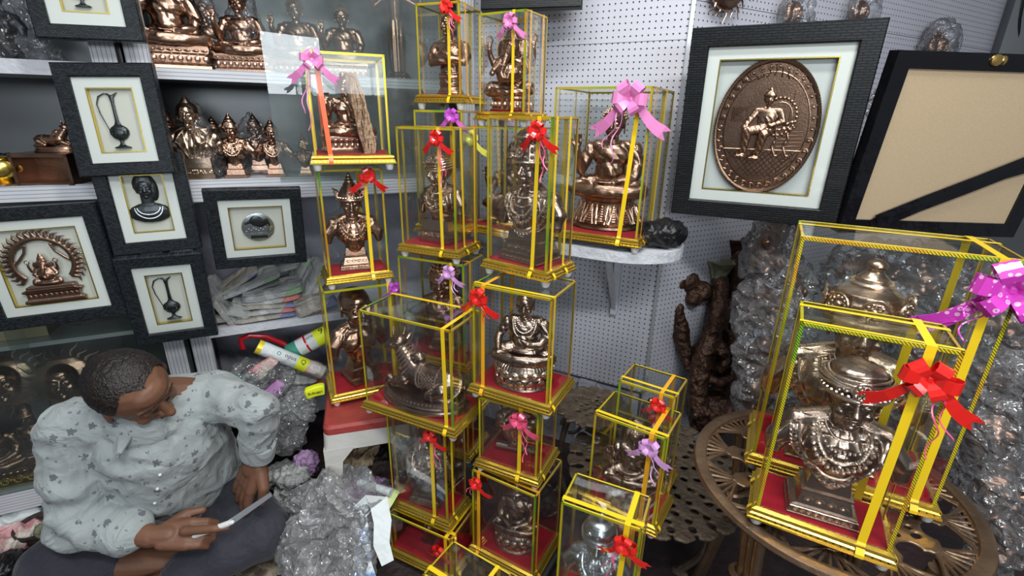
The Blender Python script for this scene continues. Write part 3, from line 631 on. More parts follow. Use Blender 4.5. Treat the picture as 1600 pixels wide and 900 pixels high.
def bust(name, label, h, m='copper', gear='crown', ped='stepped', neckl=2, mou=False, beard=False, wide=1., robe=True, cat='statue', group=None, voxel=.0052, turn=0, detail_m=None, suit=False, hs=.134):
    hz = .735 + (hs - .134)*.8
    B, D, P, PD = MB(), MB(), MB(), MB()
    a = wide
    B.ell((0, .0, .46), (.18*a, .12, .15), 20).cap((-.15*a, .015, .50), .068, (.15*a, .015, .50), .068, 16).cap((0, 0, .42), .135, (0, .0, .30), .10, 18)
    for s in (-1, 1):
        B.chain([((s*.17*a, .01, .50), .070), ((s*.225*a, .0, .44), .058), ((s*.235*a, -.01, .37), .040)], 14).chain([((s*.05, .03, .60), .05), ((s*.17*a, .02, .545), .055)], 12)
        B.ell((s*.05*a, -.062, .46), (.11, .065, .11), 12)
    if suit:
        B.cap((-.16, 0, .42), .10, (.16, 0, .42), .10, 14).chain([((-.2, 0, .5), .08), ((-.10, 0, .25), .07), ((0, 0, .18), .05)]).chain([((.2, 0, .5), .08), ((.10, 0, .25), .07), ((0, 0, .18), .05)])
    B.push(T(0, -.025, hz) @ RZ(turn) @ S(hs)); head(B, mou=mou, beard=beard, long_ear=gear in ('curls', 'hairbun')); B.pop()
    headgear(B, D, gear, (0, -.02, hz), hs)
    def dis(p, n):
        if robe and .28 < p.z < .60 and abs(p.x) > .02: return .0045*math.sin(62*(abs(p.x) + .55*p.z) + 2*noise.noise(p*8))
        return 0.
    me = blob(B, voxel, 3, .5, dis); bv = bvh_of(me)
    zs = {'tall': .66, 'block': .76, 'stepped': .80, 'simple': .80}.get(ped, 1.); P.push(S(1, 1, zs)); PD.push(S(1, 1, zs)); pedestal(P, PD, ped); P.pop(); PD.pop(); dz = (1 - zs)*.29
    N_ = MB()
    if neckl >= 1:
        necklace(N_, bv, .078, .60, .05, .0085, 'rope')
        necklace(N_, bv, .098, .585, .095, .0095)
    if neckl >= 2:
        necklace(N_, bv, .132, .57, .185, .0135); p = necklace(N_, bv, .115, .58, .145, .008, 'rope')
        q = p[len(p)//2]; N_.ell(q + Vector((0, -.01, -.02)), (.014, .01, .02), 8)
    if neckl >= 3:
        for W, dr, r, k in ((.158*a, .225, .008, 'tube'), (.192*a, .275, .009, 'rope')): necklace(N_, bv, W, .555, dr, r, k)
        pts = necklace(MB(), bv, .175*a, .555, .25, .012, 'bead', n=20)
        for i, q in enumerate(pts):
            N_.ell(q, (.013, .009, .013), 8); N_.tube([q + Vector((.014*math.cos(t), -.003, .014*math.sin(t))) for t in [j*PI/4 for j in range(7)]], .0035, 5)
    if suit:
        for s in (-1, 1):
            for (x0, z0, x1, z1, rr) in ((.06, .60, .14, .47, .012), (.14, .47, .09, .44, .012), (.11, .45, .015, .26, .012), (.06, .60, .012, .30, .010)):
                pts = []
                for k in range(9):
                    x = s*(x0 + (x1 - x0)*k/8); z = z0 + (z1 - z0)*k/8; hh = bv.ray_cast(Vector((x, -2, z)), Vector((0, 1, 0)))
                    if hh[0] is not None: pts.append(hh[0])
                if len(pts) > 2: N_.tube(pts, rr, 6)
        N_.tube([(.03*math.cos(t), -.09, .21 + .03*math.sin(t)) for t in [j*PI/8 for j in range(16)]], .01, 6, closed=True)
    for q in (D, N_): q.v = [p - Vector((0, 0, dz)) for p in q.v]
    xf(me, T(0, 0, -dz))
    top = max(max(v.co.z for v in me.vertices), max([p.z for p in D.v] + [0])); k = h/top; X = S(k)
    o = empty(name, label=label, cat=cat, group=group)
    link('figure', xf(me, X), m, o)
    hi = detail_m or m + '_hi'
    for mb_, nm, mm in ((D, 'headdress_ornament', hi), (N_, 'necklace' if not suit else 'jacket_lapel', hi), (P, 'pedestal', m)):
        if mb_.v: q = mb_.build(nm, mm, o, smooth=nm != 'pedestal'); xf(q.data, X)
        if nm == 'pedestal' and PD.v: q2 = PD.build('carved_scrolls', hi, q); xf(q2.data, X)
    return o

def lotus(P, PD, r=.31, h=.28, sy=.88, n=16, style='double'):
    if style == 'flare':            # waisted base with tall upright leaves
        P.lathe([(r*.98, 0), (r*1.02, .012), (r, .03), (r*.90, .045), (r*.93, .06), (r*.80, .11), (r*.70, h*.72), (r*.72, h*.80), (r*.78, h*.84), (r*.80, h*.93), (r*.74, h + .01)], 44, 1, sy)
        for i in range(n):
            a = 2*PI*i/n
            for q, w in ((.0, .85), (PI/n, .4)):
                aa = a + q; PD.push(Matrix.Rotation(aa, 4, 'Z')); pts = []
                for k in range(13):
                    t = k/12; s = math.sin(PI*t); zz = .06 + (h*.74 - .06)*(1 - abs(2*t - 1))
                    rr = r*(.93 - (.93 - .71)*(1 - abs(2*t - 1))); pts.append((rr + .008, (t - .5)*2*w*PI*r/n*(1 - .35*(1 - abs(2*t - 1))), zz))
                PD.tube(pts[::-1], .007, 6)
                if w > .5:
                    for k in range(7): zz = .085 + .019*k; rr = r*(.90 - .11*k/6); PD.ell((rr + .004, 0, zz), (.010, .030 - .0018*k, .007), 8)
                PD.pop()
        return
    P.lathe([(r*1.0, 0), (r*1.03, .010), (r*1.0, .025), (r*.90, .035), (r*.86, h*.40), (r*.84, h*.46), (r*.92, h*.58), (r*.88, h*.78), (r*.72, h*.96), (r*.6, h + .01)], 44, 1, sy)
    for i in range(n):
        a = 2*PI*i/n
        PD.push(Matrix.Diagonal((1, sy, 1, 1)) @ Matrix.Rotation(a, 4, 'Z')); w = PI*r/n
        PD.push(T(r*.93, 0, h*.22) @ RY(14)); PD.ell((0, 0, 0), (.014, w*.82, h*.20), 10); PD.ell((.010, 0, 0), (.008, w*.45, h*.13), 8)
        PD.tube([(.012, w*.80*math.cos(t), -h*.19*math.sin(t)) for t in [j*PI/9 for j in range(10)]], .0055, 5); PD.pop()
        PD.pop(); PD.push(Matrix.Diagonal((1, sy, 1, 1)) @ Matrix.Rotation(a + PI/n, 4, 'Z')); PD.push(T(r*.93, 0, h*.58) @ RY(4)); PD.ell((0, 0, 0), (.022, w*.92, h*.15), 12); PD.ell((.018, 0, .004), (.010, w*.55, h*.085), 10)
        for q in (1., .72): PD.tube([(.016 + .006*(1 - q), w*.9*q*math.cos(t), -.002 - h*.14*q*math.sin(t)) for t in [j*PI/9 for j in range(10)]], .005, 5)
        PD.pop(); PD.pop()
    for i in range(n*3):             # fluted shell between petals and seat
        a = 2*PI*i/(n*3); c, s_ = math.cos(a), math.sin(a); PD.tube([(r*q*c, r*q*s_*sy, z) for q, z in ((.90, h*.72), (.86, h*.80), (.74, h*.95), (.64, h))], .0055, 5)
def seated(name, label, h, m='copper', gear='curls', gesture='bless', base='lotus', folds=.0065, neckl=0, cat='statue', group=None, voxel=.0058, fat=1., ear=True):
    B, D, P, PD = MB(), MB(), MB(), MB(); z0 = .27 if base in ('lotus', 'flare') else .2
    if base == 'lotus': lotus(P, PD)
    elif base == 'flare': lotus(P, PD, style='flare')
    elif base == 'box':
        P.frusta([(.31, .2, 0), (.31, .2, .03), (.29, .19, .04), (.27, .18, .06), (.27, .18, .12), (.30, .2, .14), (.31, .2, .17), (.30, .19, .2)])
        for i in range(9): PD.ell((-.27 + .54*i/8, -.185, .09), (.026, .02, .028), 8); PD.ell((-.27 + .54*i/8, -.2, .155), (.03, .012, .012), 6)
    elif base == 'plinth':
        P.lathe([(.30, 0), (.31, .02), (.28, .04), (.27, .07), (.29, .09), (.29, .115), (.26, .13), (.25, .16), (.28, .175), (.28, .2)], 36, 1, .72)
        for i in range(24): a = 2*PI*i/24; PD.tube([((.28*math.cos(a) + .0), .2*math.sin(a), .06), (.285*math.cos(a + .1), .205*math.sin(a + .1), .08)], .012, 6)
    B.push(T(0, 0, z0))
    B.ell((0, .04, .07), (.21, .17, .09), 18)
    for s in (-1, 1):
        B.chain([((s*.08, .04, .08), .095), ((s*.20, -.04, .075), .085), ((s*.275, -.11, .055), .062)], 14)
        B.chain([((s*.275, -.11, .05), .06), ((s*.14, -.19, .045), .052), ((-s*.06, -.215, .06 if s > 0 else .04), .04)], 14)
        B.ell((-s*.13, -.20, .07 if s > 0 else .035), (.06, .03, .025), 10)
    B.ell((0, .02, .2), (.135*fat, .115*fat, .16), 18).ell((0, .015, .32), (.165, .11, .12), 18).cap((-.13, .02, .385), .065, (.13, .02, .385), .065, 14)
    B.chain([((0, .02, .40), .07), ((0, .0, .46), .045)])
    if gesture == 'bless':
        B.chain([((-.18, .02, .37), .062), ((-.235, -.01, .24), .052), ((-.24, -.04, .20), .047), ((-.255, -.12, .30), .036), ((-.26, -.15, .37), .03)], 12)
        hand(B, (-.26, -.155, .38), (0.02, -.05, 1), (0, 1, .1), .13, .15, .1, thumb=-1)
        B.chain([((.18, .02, .37), .066), ((.225, -.01, .24), .056), ((.2, -.07, .15), .05), ((.06, -.17, .115), .034)], 12); hand(B, (.05, -.175, .115), (-1, -.1, 0), (0, -.2, -1), .13, .1, .1)
    elif gesture == 'lap':
        for s in (-1, 1): B.chain([((s*.18, .02, .37), .062), ((s*.23, -.01, .24), .052), ((s*.2, -.07, .15), .046), ((s*.05, -.17, .115), .034)], 12); hand(B, (s*.05, -.175, .115 + .01*s), (-s, -.1, 0), (0, -.1, -1), .12, .1, .1)
    elif gesture == 'knee':
        B.chain([((-.18, .02, .37), .058), ((-.25, .0, .26), .046), ((-.27, -.06, .18), .04), ((-.255, -.13, .13), .03)], 12); hand(B, (-.255, -.13, .125), (0.1, -.5, -1), (0, -1, .3), .13, .2, .1)
        B.chain([((.18, .02, .37), .062), ((.235, -.02, .25), .052), ((.17, -.12, .20), .045), ((.06, -.17, .22), .032)], 12); hand(B, (.05, -.17, .22), (-1, -.1, .3), (0, -1, 0), .12, .3, .1)
    B.push(T(0, -.015, .565) @ S(.122)); head(B, long_ear=ear); B.pop(); B.pop()
    headgear(B, D, gear, (0, -.01, z0 + .565), .122)
    def dis(p, n):
        z = p.z - z0
        if z < .13: return folds*math.sin(95*(math.hypot(p.x*.55, (p.y + .02)) ) + 5*p.x + 2.5*noise.noise(p*7))
        if z < .44: return folds*(1.3*abs(math.sin(34*(p.x*.75 + z*.75) + 1.8*noise.noise(p*6))) - .6)
        return 0.
    me = blob(B, voxel, 3, .5, dis); N_ = MB()
    if neckl:
        bv = bvh_of(me); necklace(N_, bv, .075, z0 + .43, .06, .009); necklace(N_, bv, .10, z0 + .425, .12, .009); necklace(N_, bv, .12, z0 + .42, .19, .008, 'rope')
    top = max(v.co.z for v in me.vertices); k = h/top; X = S(k)
    o = empty(name, label=label, cat=cat, group=group); link('figure', xf(me, X), m, o)
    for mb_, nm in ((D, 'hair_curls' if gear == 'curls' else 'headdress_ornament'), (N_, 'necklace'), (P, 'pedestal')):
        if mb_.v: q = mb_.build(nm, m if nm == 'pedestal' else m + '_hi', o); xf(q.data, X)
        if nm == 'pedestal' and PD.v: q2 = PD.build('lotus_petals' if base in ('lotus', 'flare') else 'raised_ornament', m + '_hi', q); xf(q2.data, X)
    return o

def ganesha_blob(B, D):
    """seated elephant-headed figure, z from 0"""
    B.ell((0, .03, .12), (.24, .18, .11), 18)
    for s in (-1, 1):
        B.chain([((s*.1, .0, .1), .09), ((s*.25, -.07, .11), .085), ((s*.27, -.11, .07), .07)]).chain([((s*.26, -.11, .06), .06), ((s*.1, -.19, .05), .055), ((-s*.03, -.21, .05), .04)])
    B.ell((0, -.06, .27), (.19, .17, .165), 20).ell((0, .02, .38), (.17, .12, .12), 18).cap((-.14, .02, .43), .06, (.14, .02, .43), .06)
    B.ell((0, -.03, .56), (.11, .11, .105), 18).ell((0, -.08, .60), (.08, .05, .05), 12)
    B.chain([((0, -.11, .55), .058), ((0, -.19, .46), .046), ((-.02, -.225, .36), .038), ((-.05, -.235, .27), .033), ((-.02, -.245, .21), .028), ((.04, -.24, .21), .024), ((.055, -.235, .25), .02)], 12)
    for s in (-1, 1):
        B.ell((s*.16, .0, .55), (.085, .022, .115), 14, rot=(0, 0, s*.5)); B.cap((s*.06, -.12, .5), .018, (s*.085, -.2, .45), .01, 8); B.ell((s*.045, -.115, .585), .016, 8)
        B.chain([((s*.17, .03, .44), .052), ((s*.27, .0, .40), .042), ((s*.30, -.04, .50), .034), ((s*.30, -.06, .56), .03)]); B.ell((s*.30, -.06, .60), (.035, .03, .045), 10)
        B.chain([((s*.17, .0, .42), .05), ((s*.25, -.06, .30), .04), ((s*.2, -.17, .27), .03)]); B.ell((s*.19, -.2, .27), (.04, .035, .035), 10)
        D.tube([(s*.30 + .05*math.cos(t), -.07, .66 + .05*math.sin(t)) for t in [j*PI/8 for j in range(16)]], .012, 6, closed=True)
    B.lathe([(.11, .62), (.115, .66), (.09, .72), (.095, .735), (.06, .79), (.062, .80), (.02, .88)], 18)
    for j in range(12): a = PI + PI*j/11; D.ell((.115*math.cos(a), .115*math.sin(a) - .01, .655), .014, 6)
    rosette(D, (0, -.12, .695), .03, 7)
def ganesha(name, label, h, m='copper'):
    B, D, P, PD = MB(), MB(), MB(), MB(); B.push(T(0, 0, .17)); D.push(T(0, 0, .17)); ganesha_blob(B, D); B.pop(); D.pop()
    me = blob(B, .0062, 3, .5, lambda p, n: .003*math.sin(60*(p.x + p.z)) if p.z < .32 else 0.)
    bv = bvh_of(me); N_ = MB(); necklace(N_, bv, .09, .62, .10, .011); necklace(N_, bv, .13, .60, .18, .009, 'rope')
    P.lathe([(.29, 0), (.30, .02), (.26, .05), (.25, .12), (.28, .15), (.28, .18)], 32, 1, .8)
    for i in range(20): a = 2*PI*i/20; PD.ell((.265*math.cos(a), .212*math.sin(a), .085), (.03, .03, .035), 8)
    k = h/1.05; X = S(k); o = empty(name, label=label, cat='statue'); link('figure', xf(me, X), m, o)
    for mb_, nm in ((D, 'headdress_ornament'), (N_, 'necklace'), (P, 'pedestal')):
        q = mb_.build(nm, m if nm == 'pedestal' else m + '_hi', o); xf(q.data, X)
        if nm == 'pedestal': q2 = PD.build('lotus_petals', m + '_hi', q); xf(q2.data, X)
    return o

def arms_folded(name, label, h, m='copper'):
    B, P = MB(), MB()
    B.ell((0, 0, .50), (.19, .125, .17), 20).cap((-.16, .015, .60), .078, (.16, .015, .60), .078, 16).ell((0, .0, .30), (.15, .115, .2), 18)
    for z, r in ((.26, .165), (.22, .17), (.18, .16)): B.lathe([(r - .01, z - .02), (r, z - .01), (r, z + .01), (r - .01, z + .02)], 28, 1, .78)
    B.lathe([(.17, .0), (.18, .02), (.18, .05), (.15, .09), (.16, .14), (.15, .2)], 30, 1, .8)
    for s in (-1, 1):
        B.chain([((s*.21, .01, .60), .078), ((s*.255, -.02, .49), .068), ((s*.235, -.07, .415), .06)], 14).chain([((s*.235, -.07, .415), .058), ((s*.08, -.165, .43 + .02*s), .048), ((-s*.12, -.15, .455 + .02*s), .036)], 14)
        hand(B, (-s*.12, -.15, .455 + .02*s), (-s, .15, .25), (0, -1, 0), .12, .2, .1)
        B.chain([((s*.05, .03, .70), .05), ((s*.16, .02, .64), .055)])
    B.push(T(0, -.025, .865) @ RZ(-22) @ S(.142)); head(B); B.ell((0, .18, .34), (.78, .86, .74), 20); B.pop()
    me = blob(B, .0058, 3, .5, lambda p, n: .003*math.sin(55*(p.x*.8 + p.z)) if .12 < p.z < .68 else 0.)
    o = empty(name, label=label, cat='statue'); top = max(v.co.z for v in me.vertices); link('figure', xf(me, S(h/top)), m, o)
    P.lathe([(.19, 0), (.2, .015), (.19, .035), (.17, .04)], 28, 1, .8); q = P.build('pedestal', m, o); xf(q.data, S(h/top)); return o

def nandi(name, label, L, m='pewter'):
    """bull resting on a stepped oval plinth, facing -X"""
    B, D, P, PD = MB(), MB(), MB(), MB(); z = .14
    B.chain([((.30, 0, z + .16), .15), ((.08, 0, z + .16), .145), ((-.12, 0, z + .19), .14)], 20); B.ell((.32, 0, z + .14), (.14, .15, .15), 16)
    B.ell((-.08, 0, z + .35), (.10, .07, .09), 14); B.chain([((-.14, 0, z + .24), .125), ((-.24, 0, z + .37), .095), ((-.30, 0, z + .45), .08)], 16)
    B.chain([((-.31, 0, z + .50), .085), ((-.38, 0, z + .47), .07), ((-.46, 0, z + .42), .05)], 14).ell((-.48, 0, z + .41), (.035, .048, .04), 12)
    for s in (-1, 1):
        B.chain([((-.30, s*.06, z + .56), .022), ((-.30, s*.10, z + .63), .018), ((-.32, s*.075, z + .70), .009)], 8)
        B.ell((-.28, s*.13, z + .52), (.03, .075, .025), 10, rot=(s*.5, 0, 0)); B.ell((-.37, s*.062, z + .50), (.018, .012, .016), 8)
        B.chain([((-.2, s*.09, z + .12), .07), ((-.34, s*.10, z + .06), .045), ((-.40, s*.10, z + .10), .035)], 12)
        B.chain([((.30, s*.13, z + .13), .09), ((.16, s*.17, z + .05), .05), ((.32, s*.17, z + .035), .036), ((.40, s*.16, z + .03), .034)], 12)
    B.chain([((-.34, .1, z + .03), .038), ((-.16, .12, z + .03), .036)]).chain([((-.40, -.1, z + .1), .035), ((-.44, -.1, z + .035), .036)])
    B.chain([((.45, .02, z + .2), .025), ((.47, -.06, z + .12), .02), ((.42, -.14, z + .06), .02), ((.34, -.18, z + .03), .03)])
    me = blob(B, .0055, 3); bv = bvh_of(me)
    def ringband(cx, cz, nx, nz, r, n, br):
        for i in range(n):
            a = 2*PI*i/n; ax = Vector((nx, 0, nz)).normalized(); u = ax.orthogonal().normalized(); w = ax.cross(u)
            o_ = Vector((cx, 0, cz)); d = u*math.cos(a) + w*math.sin(a); hh = bv.ray_cast(o_ + d*.5, -d)
            if hh[0] is not None: D.ell(hh[0], br, 6)
    for k in range(6): ringband(-.15 - .028*k, z + .26 + .03*k, -1, .9, .14, 34, .0125 if k % 2 else .009)
    ringband(-.02, z + .18, 1, 0, .2, 44, .013); ringband(.02, z + .18, 1, 0, .2, 44, .009); ringband(.22, z + .16, 1, 0, .2, 44, .012)
    for k in range(40):
        x = .04 + .16*((k*.618) % 1); yy = -.5; hh = bv.ray_cast(Vector((x, yy, z + .1 + .16*(k/40))), Vector((0, 1, 0)))
        if hh[0] is not None: D.ell(hh[0], (.012, .008, .012), 6)
    P.lathe([(.52, 0), (.53, .015), (.53, .03), (.50, .035), (.49, .05), (.50, .055), (.50, .075), (.47, .085), (.455, .12), (.465, .13), (.46, .142)], 48, 1, .56)
    for i in range(64): a = 2*PI*i/64; PD.ell((.468*math.cos(a), .262*math.sin(a), .118), .011, 6)
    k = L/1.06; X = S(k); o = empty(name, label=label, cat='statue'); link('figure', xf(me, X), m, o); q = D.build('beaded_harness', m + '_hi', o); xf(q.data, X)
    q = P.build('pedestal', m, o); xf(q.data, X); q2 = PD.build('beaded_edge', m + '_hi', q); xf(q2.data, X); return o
def place(o, x, y, z, rz=0.): o.location = (x, y, z); o.rotation_euler = (0, 0, rz); return o
# ------------------------------------------------------------------ room shell
def struct(mb, name, m, loc=(0, 0, 0), rz=0., smooth=False):
    o = mb.build(name, m, None, smooth=smooth); o.location = loc; o.rotation_euler = (0, 0, rz); o['kind'] = 'structure'; return o
struct(MB().box((-3, -3, -.1), (3.2, 4.2, 0)), 'floor', 'floor')
struct(MB().box((-3, -3, 2.62), (3.2, 4.2, 2.7)), 'ceiling', 'ceiling')
PEG_A = math.atan2(-.5095, 1.0); CX, CY = .515, 1.6096
peg = struct(MB().box((-.78, 0, .355), (0, .012, 1.5757)).box((-.78, 0, 1.5772), (0, .012, 2.62)), 'wall_back', 'peg', (CX, CY, 0), PEG_A)
struct(MB().box((-.78, .02, 0), (-.02, .06, .36)).box((-.26, -.01, 0), (-.19, .03, .34)), 'wall_back_base', 'paint_lavender', (CX, CY, 0), PEG_A)
PR_A = R(28)
struct(MB().box((.0, 0, .1), (1.95, .012, 1.679)).box((.0, 0, 1.681), (1.95, .012, 2.62)), 'wall_right', 'peg', (CX + .002, CY, 0), PR_A)
struct(MB().box((0, .02, 0), (1.95, .06, .1)), 'wall_right_base', 'paint_lavender', (CX, CY, 0), PR_A)
struct(MB().box((-.006, -.004, .36), (.006, .01, 2.62)), 'trim_1', 'alu', (CX, CY - .002, 0), 0)
struct(MB().box((0, -.05, 0), (.12, .2, 2.62)).box((.16, .0, 0), (.9, .06, 2.62)), 'wall_right_end', 'cab_back', (2.23, 2.50, 0), R(-20))
SH_A = math.atan(.466); OX, OY = -.7, 2.0 - .466*.7
struct(MB().box((-1.9, .36, 0), (.70, .40, 2.62)), 'wall_left', 'paint_lavender', (OX, OY, 0), SH_A)

def sh(px, py, d=0.):          # pixel on the upright plane d metres inside the shelving front -> world point
    return on_line(px, py, 2.0 + d*1.1033, .466)
def sh_loc(lx, ly, z): return Vector((OX + lx*math.cos(SH_A) - ly*math.sin(SH_A), OY + lx*math.sin(SH_A) + ly*math.cos(SH_A), z))

# shelving units ---------------------------------------------------
DEP = .33
def unit(name, label, x0, x1, shelves, posts, back_lo, dark_lo=True):
    c = empty(name, (OX, OY, 0), SH_A, label, 'shelving')
    MB().box((x0, DEP, back_lo), (x1, DEP + .015, 2.3)).build('back_panel', 'cab_back', c, smooth=False)
    if dark_lo: MB().box((x0, DEP, .02), (x1, DEP + .015, back_lo)).build('lower_back_panel', 'cab_dark', c, smooth=False)
    for zt, zb, style in shelves:
        if style == 'glass': MB().box((x0 + .01, .03, zb), (x1 - .01, DEP, zt)).build('shelf', 'alu', c, smooth=False); continue
        s = MB().box((x0, .014, zb + .004), (x1, DEP, zt - .002)).build('shelf', 'paint_white', c, smooth=False)
        MB().box((x0, 0, zb), (x1, .014, zt)).build('fascia', style, s, smooth=False)
    for a, b in posts: MB().box((a, -.006, .0), (b, .02, 2.3)).build('upright', 'groove_v', c, smooth=False)
    for a in (x0, x1 - .016): MB().box((a, .02, .02), (a + .016, DEP, 2.3)).build('side_panel', 'cab_dark', c, smooth=False)
    return c
u1 = unit('glass_fronted_cabinet', 'tall left cabinet with copper statues above and dusty sliding glass below', -1.35, -.455, [(1.469, 1.432, 'paint_white'), (1.14, 1.096, 'groove_h'), (.658, .644, 'glass'), (.15, .086, 'groove_h'), (1.80, 1.77, 'paint_white')], [(-.520, -.462)], .6)
for a, b, y in ((-1.33, -.86, .012), (-.90, -.525, .004)): MB().box((a, y, .15), (b, y + .004, 1.095)).build('sliding_glass', 'glass_dim', u1, smooth=False)
u2 = unit('open_shelving_unit', 'white fronted shelving unit behind the glass case stacks', -.44, .60, [(1.466, 1.434, 'groove_h'), (1.142, 1.073, 'groove_h'), (.632, .602, 'paint_white'), (1.80, 1.77, 'paint_white')], [(-.443, -.385), (.545, .60)], 1.12, False)
MB().box((-.44, DEP, .02), (.60, DEP + .015, 1.12)).build('lower_back_panel', 'paint_lavender', u2, smooth=False)
MB().box((-.092, -.004, 1.13), (.5, -.0005, 1.75)).build('sliding_glass', 'glass_dusty', u2, smooth=False)

# wall shelf with a rounded end ------------------------------------
sx, sy = math.cos(PEG_A), math.sin(PEG_A)
shelf = empty('wall_shelf', (CX, CY, 0), PEG_A, 'white painted shelf with rounded end fixed to the pegboard', 'shelf')
W = .32; zt, zb = .983, .950
out = [(-.74, -.002), (-.74, -W)] + [(-.10 + (W/2 + .03)*math.sin(t), -W/2 - .002 - (W/2)*math.cos(t)) for t in [PI*k/16 for k in range(17)]]
MB().rings([[(x, y, z) for x, y in out] for z in (zb, zb + .004, zt - .004, zt)]).build('shelf_board', 'paint_white', shelf, smooth=False)
MB().box((-.155, -.19, zb - .012), (-.13, -.002, zb)).box((-.155, -.02, .66), (-.13, -.002, zb)).add([(-.15, -.02, .68), (-.135, -.02, .68), (-.135, -.19, zb), (-.15, -.19, zb), (-.15, -.02, .71), (-.135, -.02, .71), (-.135, -.16, zb), (-.15, -.16, zb)], [(0, 1, 2, 3), (7, 6, 5, 4), (0, 4, 5, 1), (3, 2, 6, 7), (0, 3, 7, 4), (1, 5, 6, 2)]).build('bracket', 'paint_white', shelf, smooth=False)
MB().box((-.66, -.19, zb - .012), (-.635, -.002, zb)).box((-.66, -.02, .66), (-.635, -.002, zb)).build('bracket', 'paint_white', shelf, smooth=False)

# ------------------------------------------------------------------ framed pieces
def frame(name, label, pos, yaw, tilt, roll, w, h, fw, mw, m='weave', depth=.022, back='mount_cream', cat='picture frame', art=None, group=None):
    c = empty(name, (0, 0, 0), 0, label, cat, group)
    c.matrix_world = T(*pos) @ RZ(yaw) @ RX(-tilt) @ RY(-roll)
    a, b = w/2, h/2
    def fr(i, o_, y0, y1, mm, nm, bev=0.):
        (ax, bx), (cx_, dx) = o_, i
        MB().rings([[(-ax, y1, -bx), (ax, y1, -bx), (ax, y1, bx), (-ax, y1, bx)], [(-ax, y0 + bev, -bx), (ax, y0 + bev, -bx), (ax, y0 + bev, bx), (-ax, y0 + bev, bx)], [(-ax + bev, y0, -bx + bev), (ax - bev, y0, -bx + bev), (ax - bev, y0, bx - bev), (-ax + bev, y0, bx - bev)],
            [(-cx_ - bev, y0, -dx - bev), (cx_ + bev, y0, -dx - bev), (cx_ + bev, y0, dx + bev), (-cx_ - bev, y0, dx + bev)], [(-cx_, y0 + bev, -dx), (cx_, y0 + bev, -dx), (cx_, y0 + bev, dx), (-cx_, y0 + bev, dx)], [(-cx_, y1, -dx), (cx_, y1, -dx), (cx_, y1, dx), (-cx_, y1, dx)]], closed=True).build(nm, mm, c, smooth=False)
    fr((a - fw, b - fw), (a, b), -depth, .004, m, 'frame_moulding', .003)
    i1 = (a - fw - mw, b - fw - mw); fr(i1, (a - fw + .001, b - fw + .001), -depth*.55, -depth*.55 + .003, 'mount_white', 'window_mount')
    fr((i1[0] - .0028, i1[1] - .0028), (i1[0] + .0002, i1[1] + .0002), -depth*.55 - .0012, .0, 'gold_line', 'gilt_fillet')
    MB().box((-a + .004, .0, -b + .004), (a - .004, .004, b - .004)).build('backing_board', back, c, smooth=False)
    MB().box((-a + fw - .002, -depth*.8, -b + fw - .002), (a - fw + .002, -depth*.8 + .0015, b - fw + .002)).build('glass_pane', 'glass', c, smooth=False)
    if art: art(c)
    return c
def ewer(c, k=1., x0=0., z0=0., m='grey_dark', full=True):
    B = MB().push(T(x0, -.006, z0) @ S(k, k*.45, k)); D = MB()
    B.lathe([(.028, 0), (.03, .003), (.012, .010), (.006, .02), (.008, .03), (.022, .038), (.032, .052), (.033, .066), (.026, .078), (.012, .088), (.007, .10), (.006, .13), (.006, .17), (.009, .192), (.006, .196)], 20)
    B.cap((.0, 0, .19), .0065, (.022, 0, .207), .002, 8).cap((0, 0, .19), .006, (-.012, 0, .203), .003, 8)
    B.tube([(-.03, 0, .066), (-.037, 0, .09), (-.048, 0, .13), (-.052, 0, .165), (-.042, 0, .192), (-.022, 0, .203), (-.004, 0, .196)], [.0026, .0026, .003, .003, .0035, .003, .003], 8); B.pop()
    for i in range(14): D.ell((x0 + .02*k*math.cos(i*2.4), -.006 - .0145*k, z0 + k*(.058 + .012*math.sin(i*2.4))), .0028*k, 6)
    link('ewer_relief', blob(B, .0011, 2), m, c); D.build('hammered_bosses', m, c)
def lady(c):
    B = MB().push(T(0, -.006, -.075) @ S(.115, .05, .115))
    B.ell((0, 0, .42), (.46, .28, .26)).cap((-.50, 0, .40), .10, (-.58, 0, .47), .03).cap((.50, 0, .40), .10, (.58, 0, .47), .03).cap((0, 0, .5), .14, (0, 0, .85), .14)
    B.push(T(0, 0, 1.02) @ S(.26)); head(B); B.pop(); B.ell((0, .1, 1.12), (.26, .25, .3)).ell((.0, .1, 1.42), (.15, .15, .13)).ell((.16, .1, 1.0), (.12, .2, .3)).pop()
    me = blob(B, .0012, 2); link('portrait_relief', me, 'grey_dark', c); bv = bvh_of(me); D = MB()
    for q, dr in ((.028, .02), (.034, .032)): necklace(D, bv, q, -.075 + .065, dr, .0016, 'rope')
    D.build('necklace', 'silver', c)
def skyline(c):
    MB().push(T(0, -.002, 0) @ RX(90)).lathe([(.044, -.001), (.046, 0), (.046, .003), (.044, .004)], 48).build('silver_disc', 'silver', c)
    B = MB(); pts = []
    for k in range(40):
        a = PI*.02 + PI*1.0*k/39; pts.append((.043*math.cos(a - .1), .043*math.sin(a - .1)))
    B.cap((.008, -.007, .016), .016, (-.004, -.007, .022), .018, 14).cap((.022, -.007, .022), .010, (.03, -.007, .008), .006).cap((-.02, -.007, .02), .006, (-.034, -.007, .014), .004)
    link('dark_cliff_relief', xf(blob(B.push(Matrix.Identity(4)), .0014, 2), T(0, -.004, 0) @ S(1, .3, 1)), 'grey_dark', c)
    D = MB().box((-.042, -.0075, -.022), (.042, -.005, -.019))
    for i in range(11): x = -.036 + i*.0068; hh = .008 + .012*((i*.618) % 1); D.box((x, -.008, -.019), (x + .0045, -.005, -.019 + hh))
    D.box((.026, -.008, -.019), (.03, -.005, .022)); D.build('skyline_relief', 'silver', c, smooth=False)
    MB().box((-.024, -.0075, -.036), (.024, -.0055, -.026)).build('dark_shore_relief', 'grey_dark', c, smooth=False)
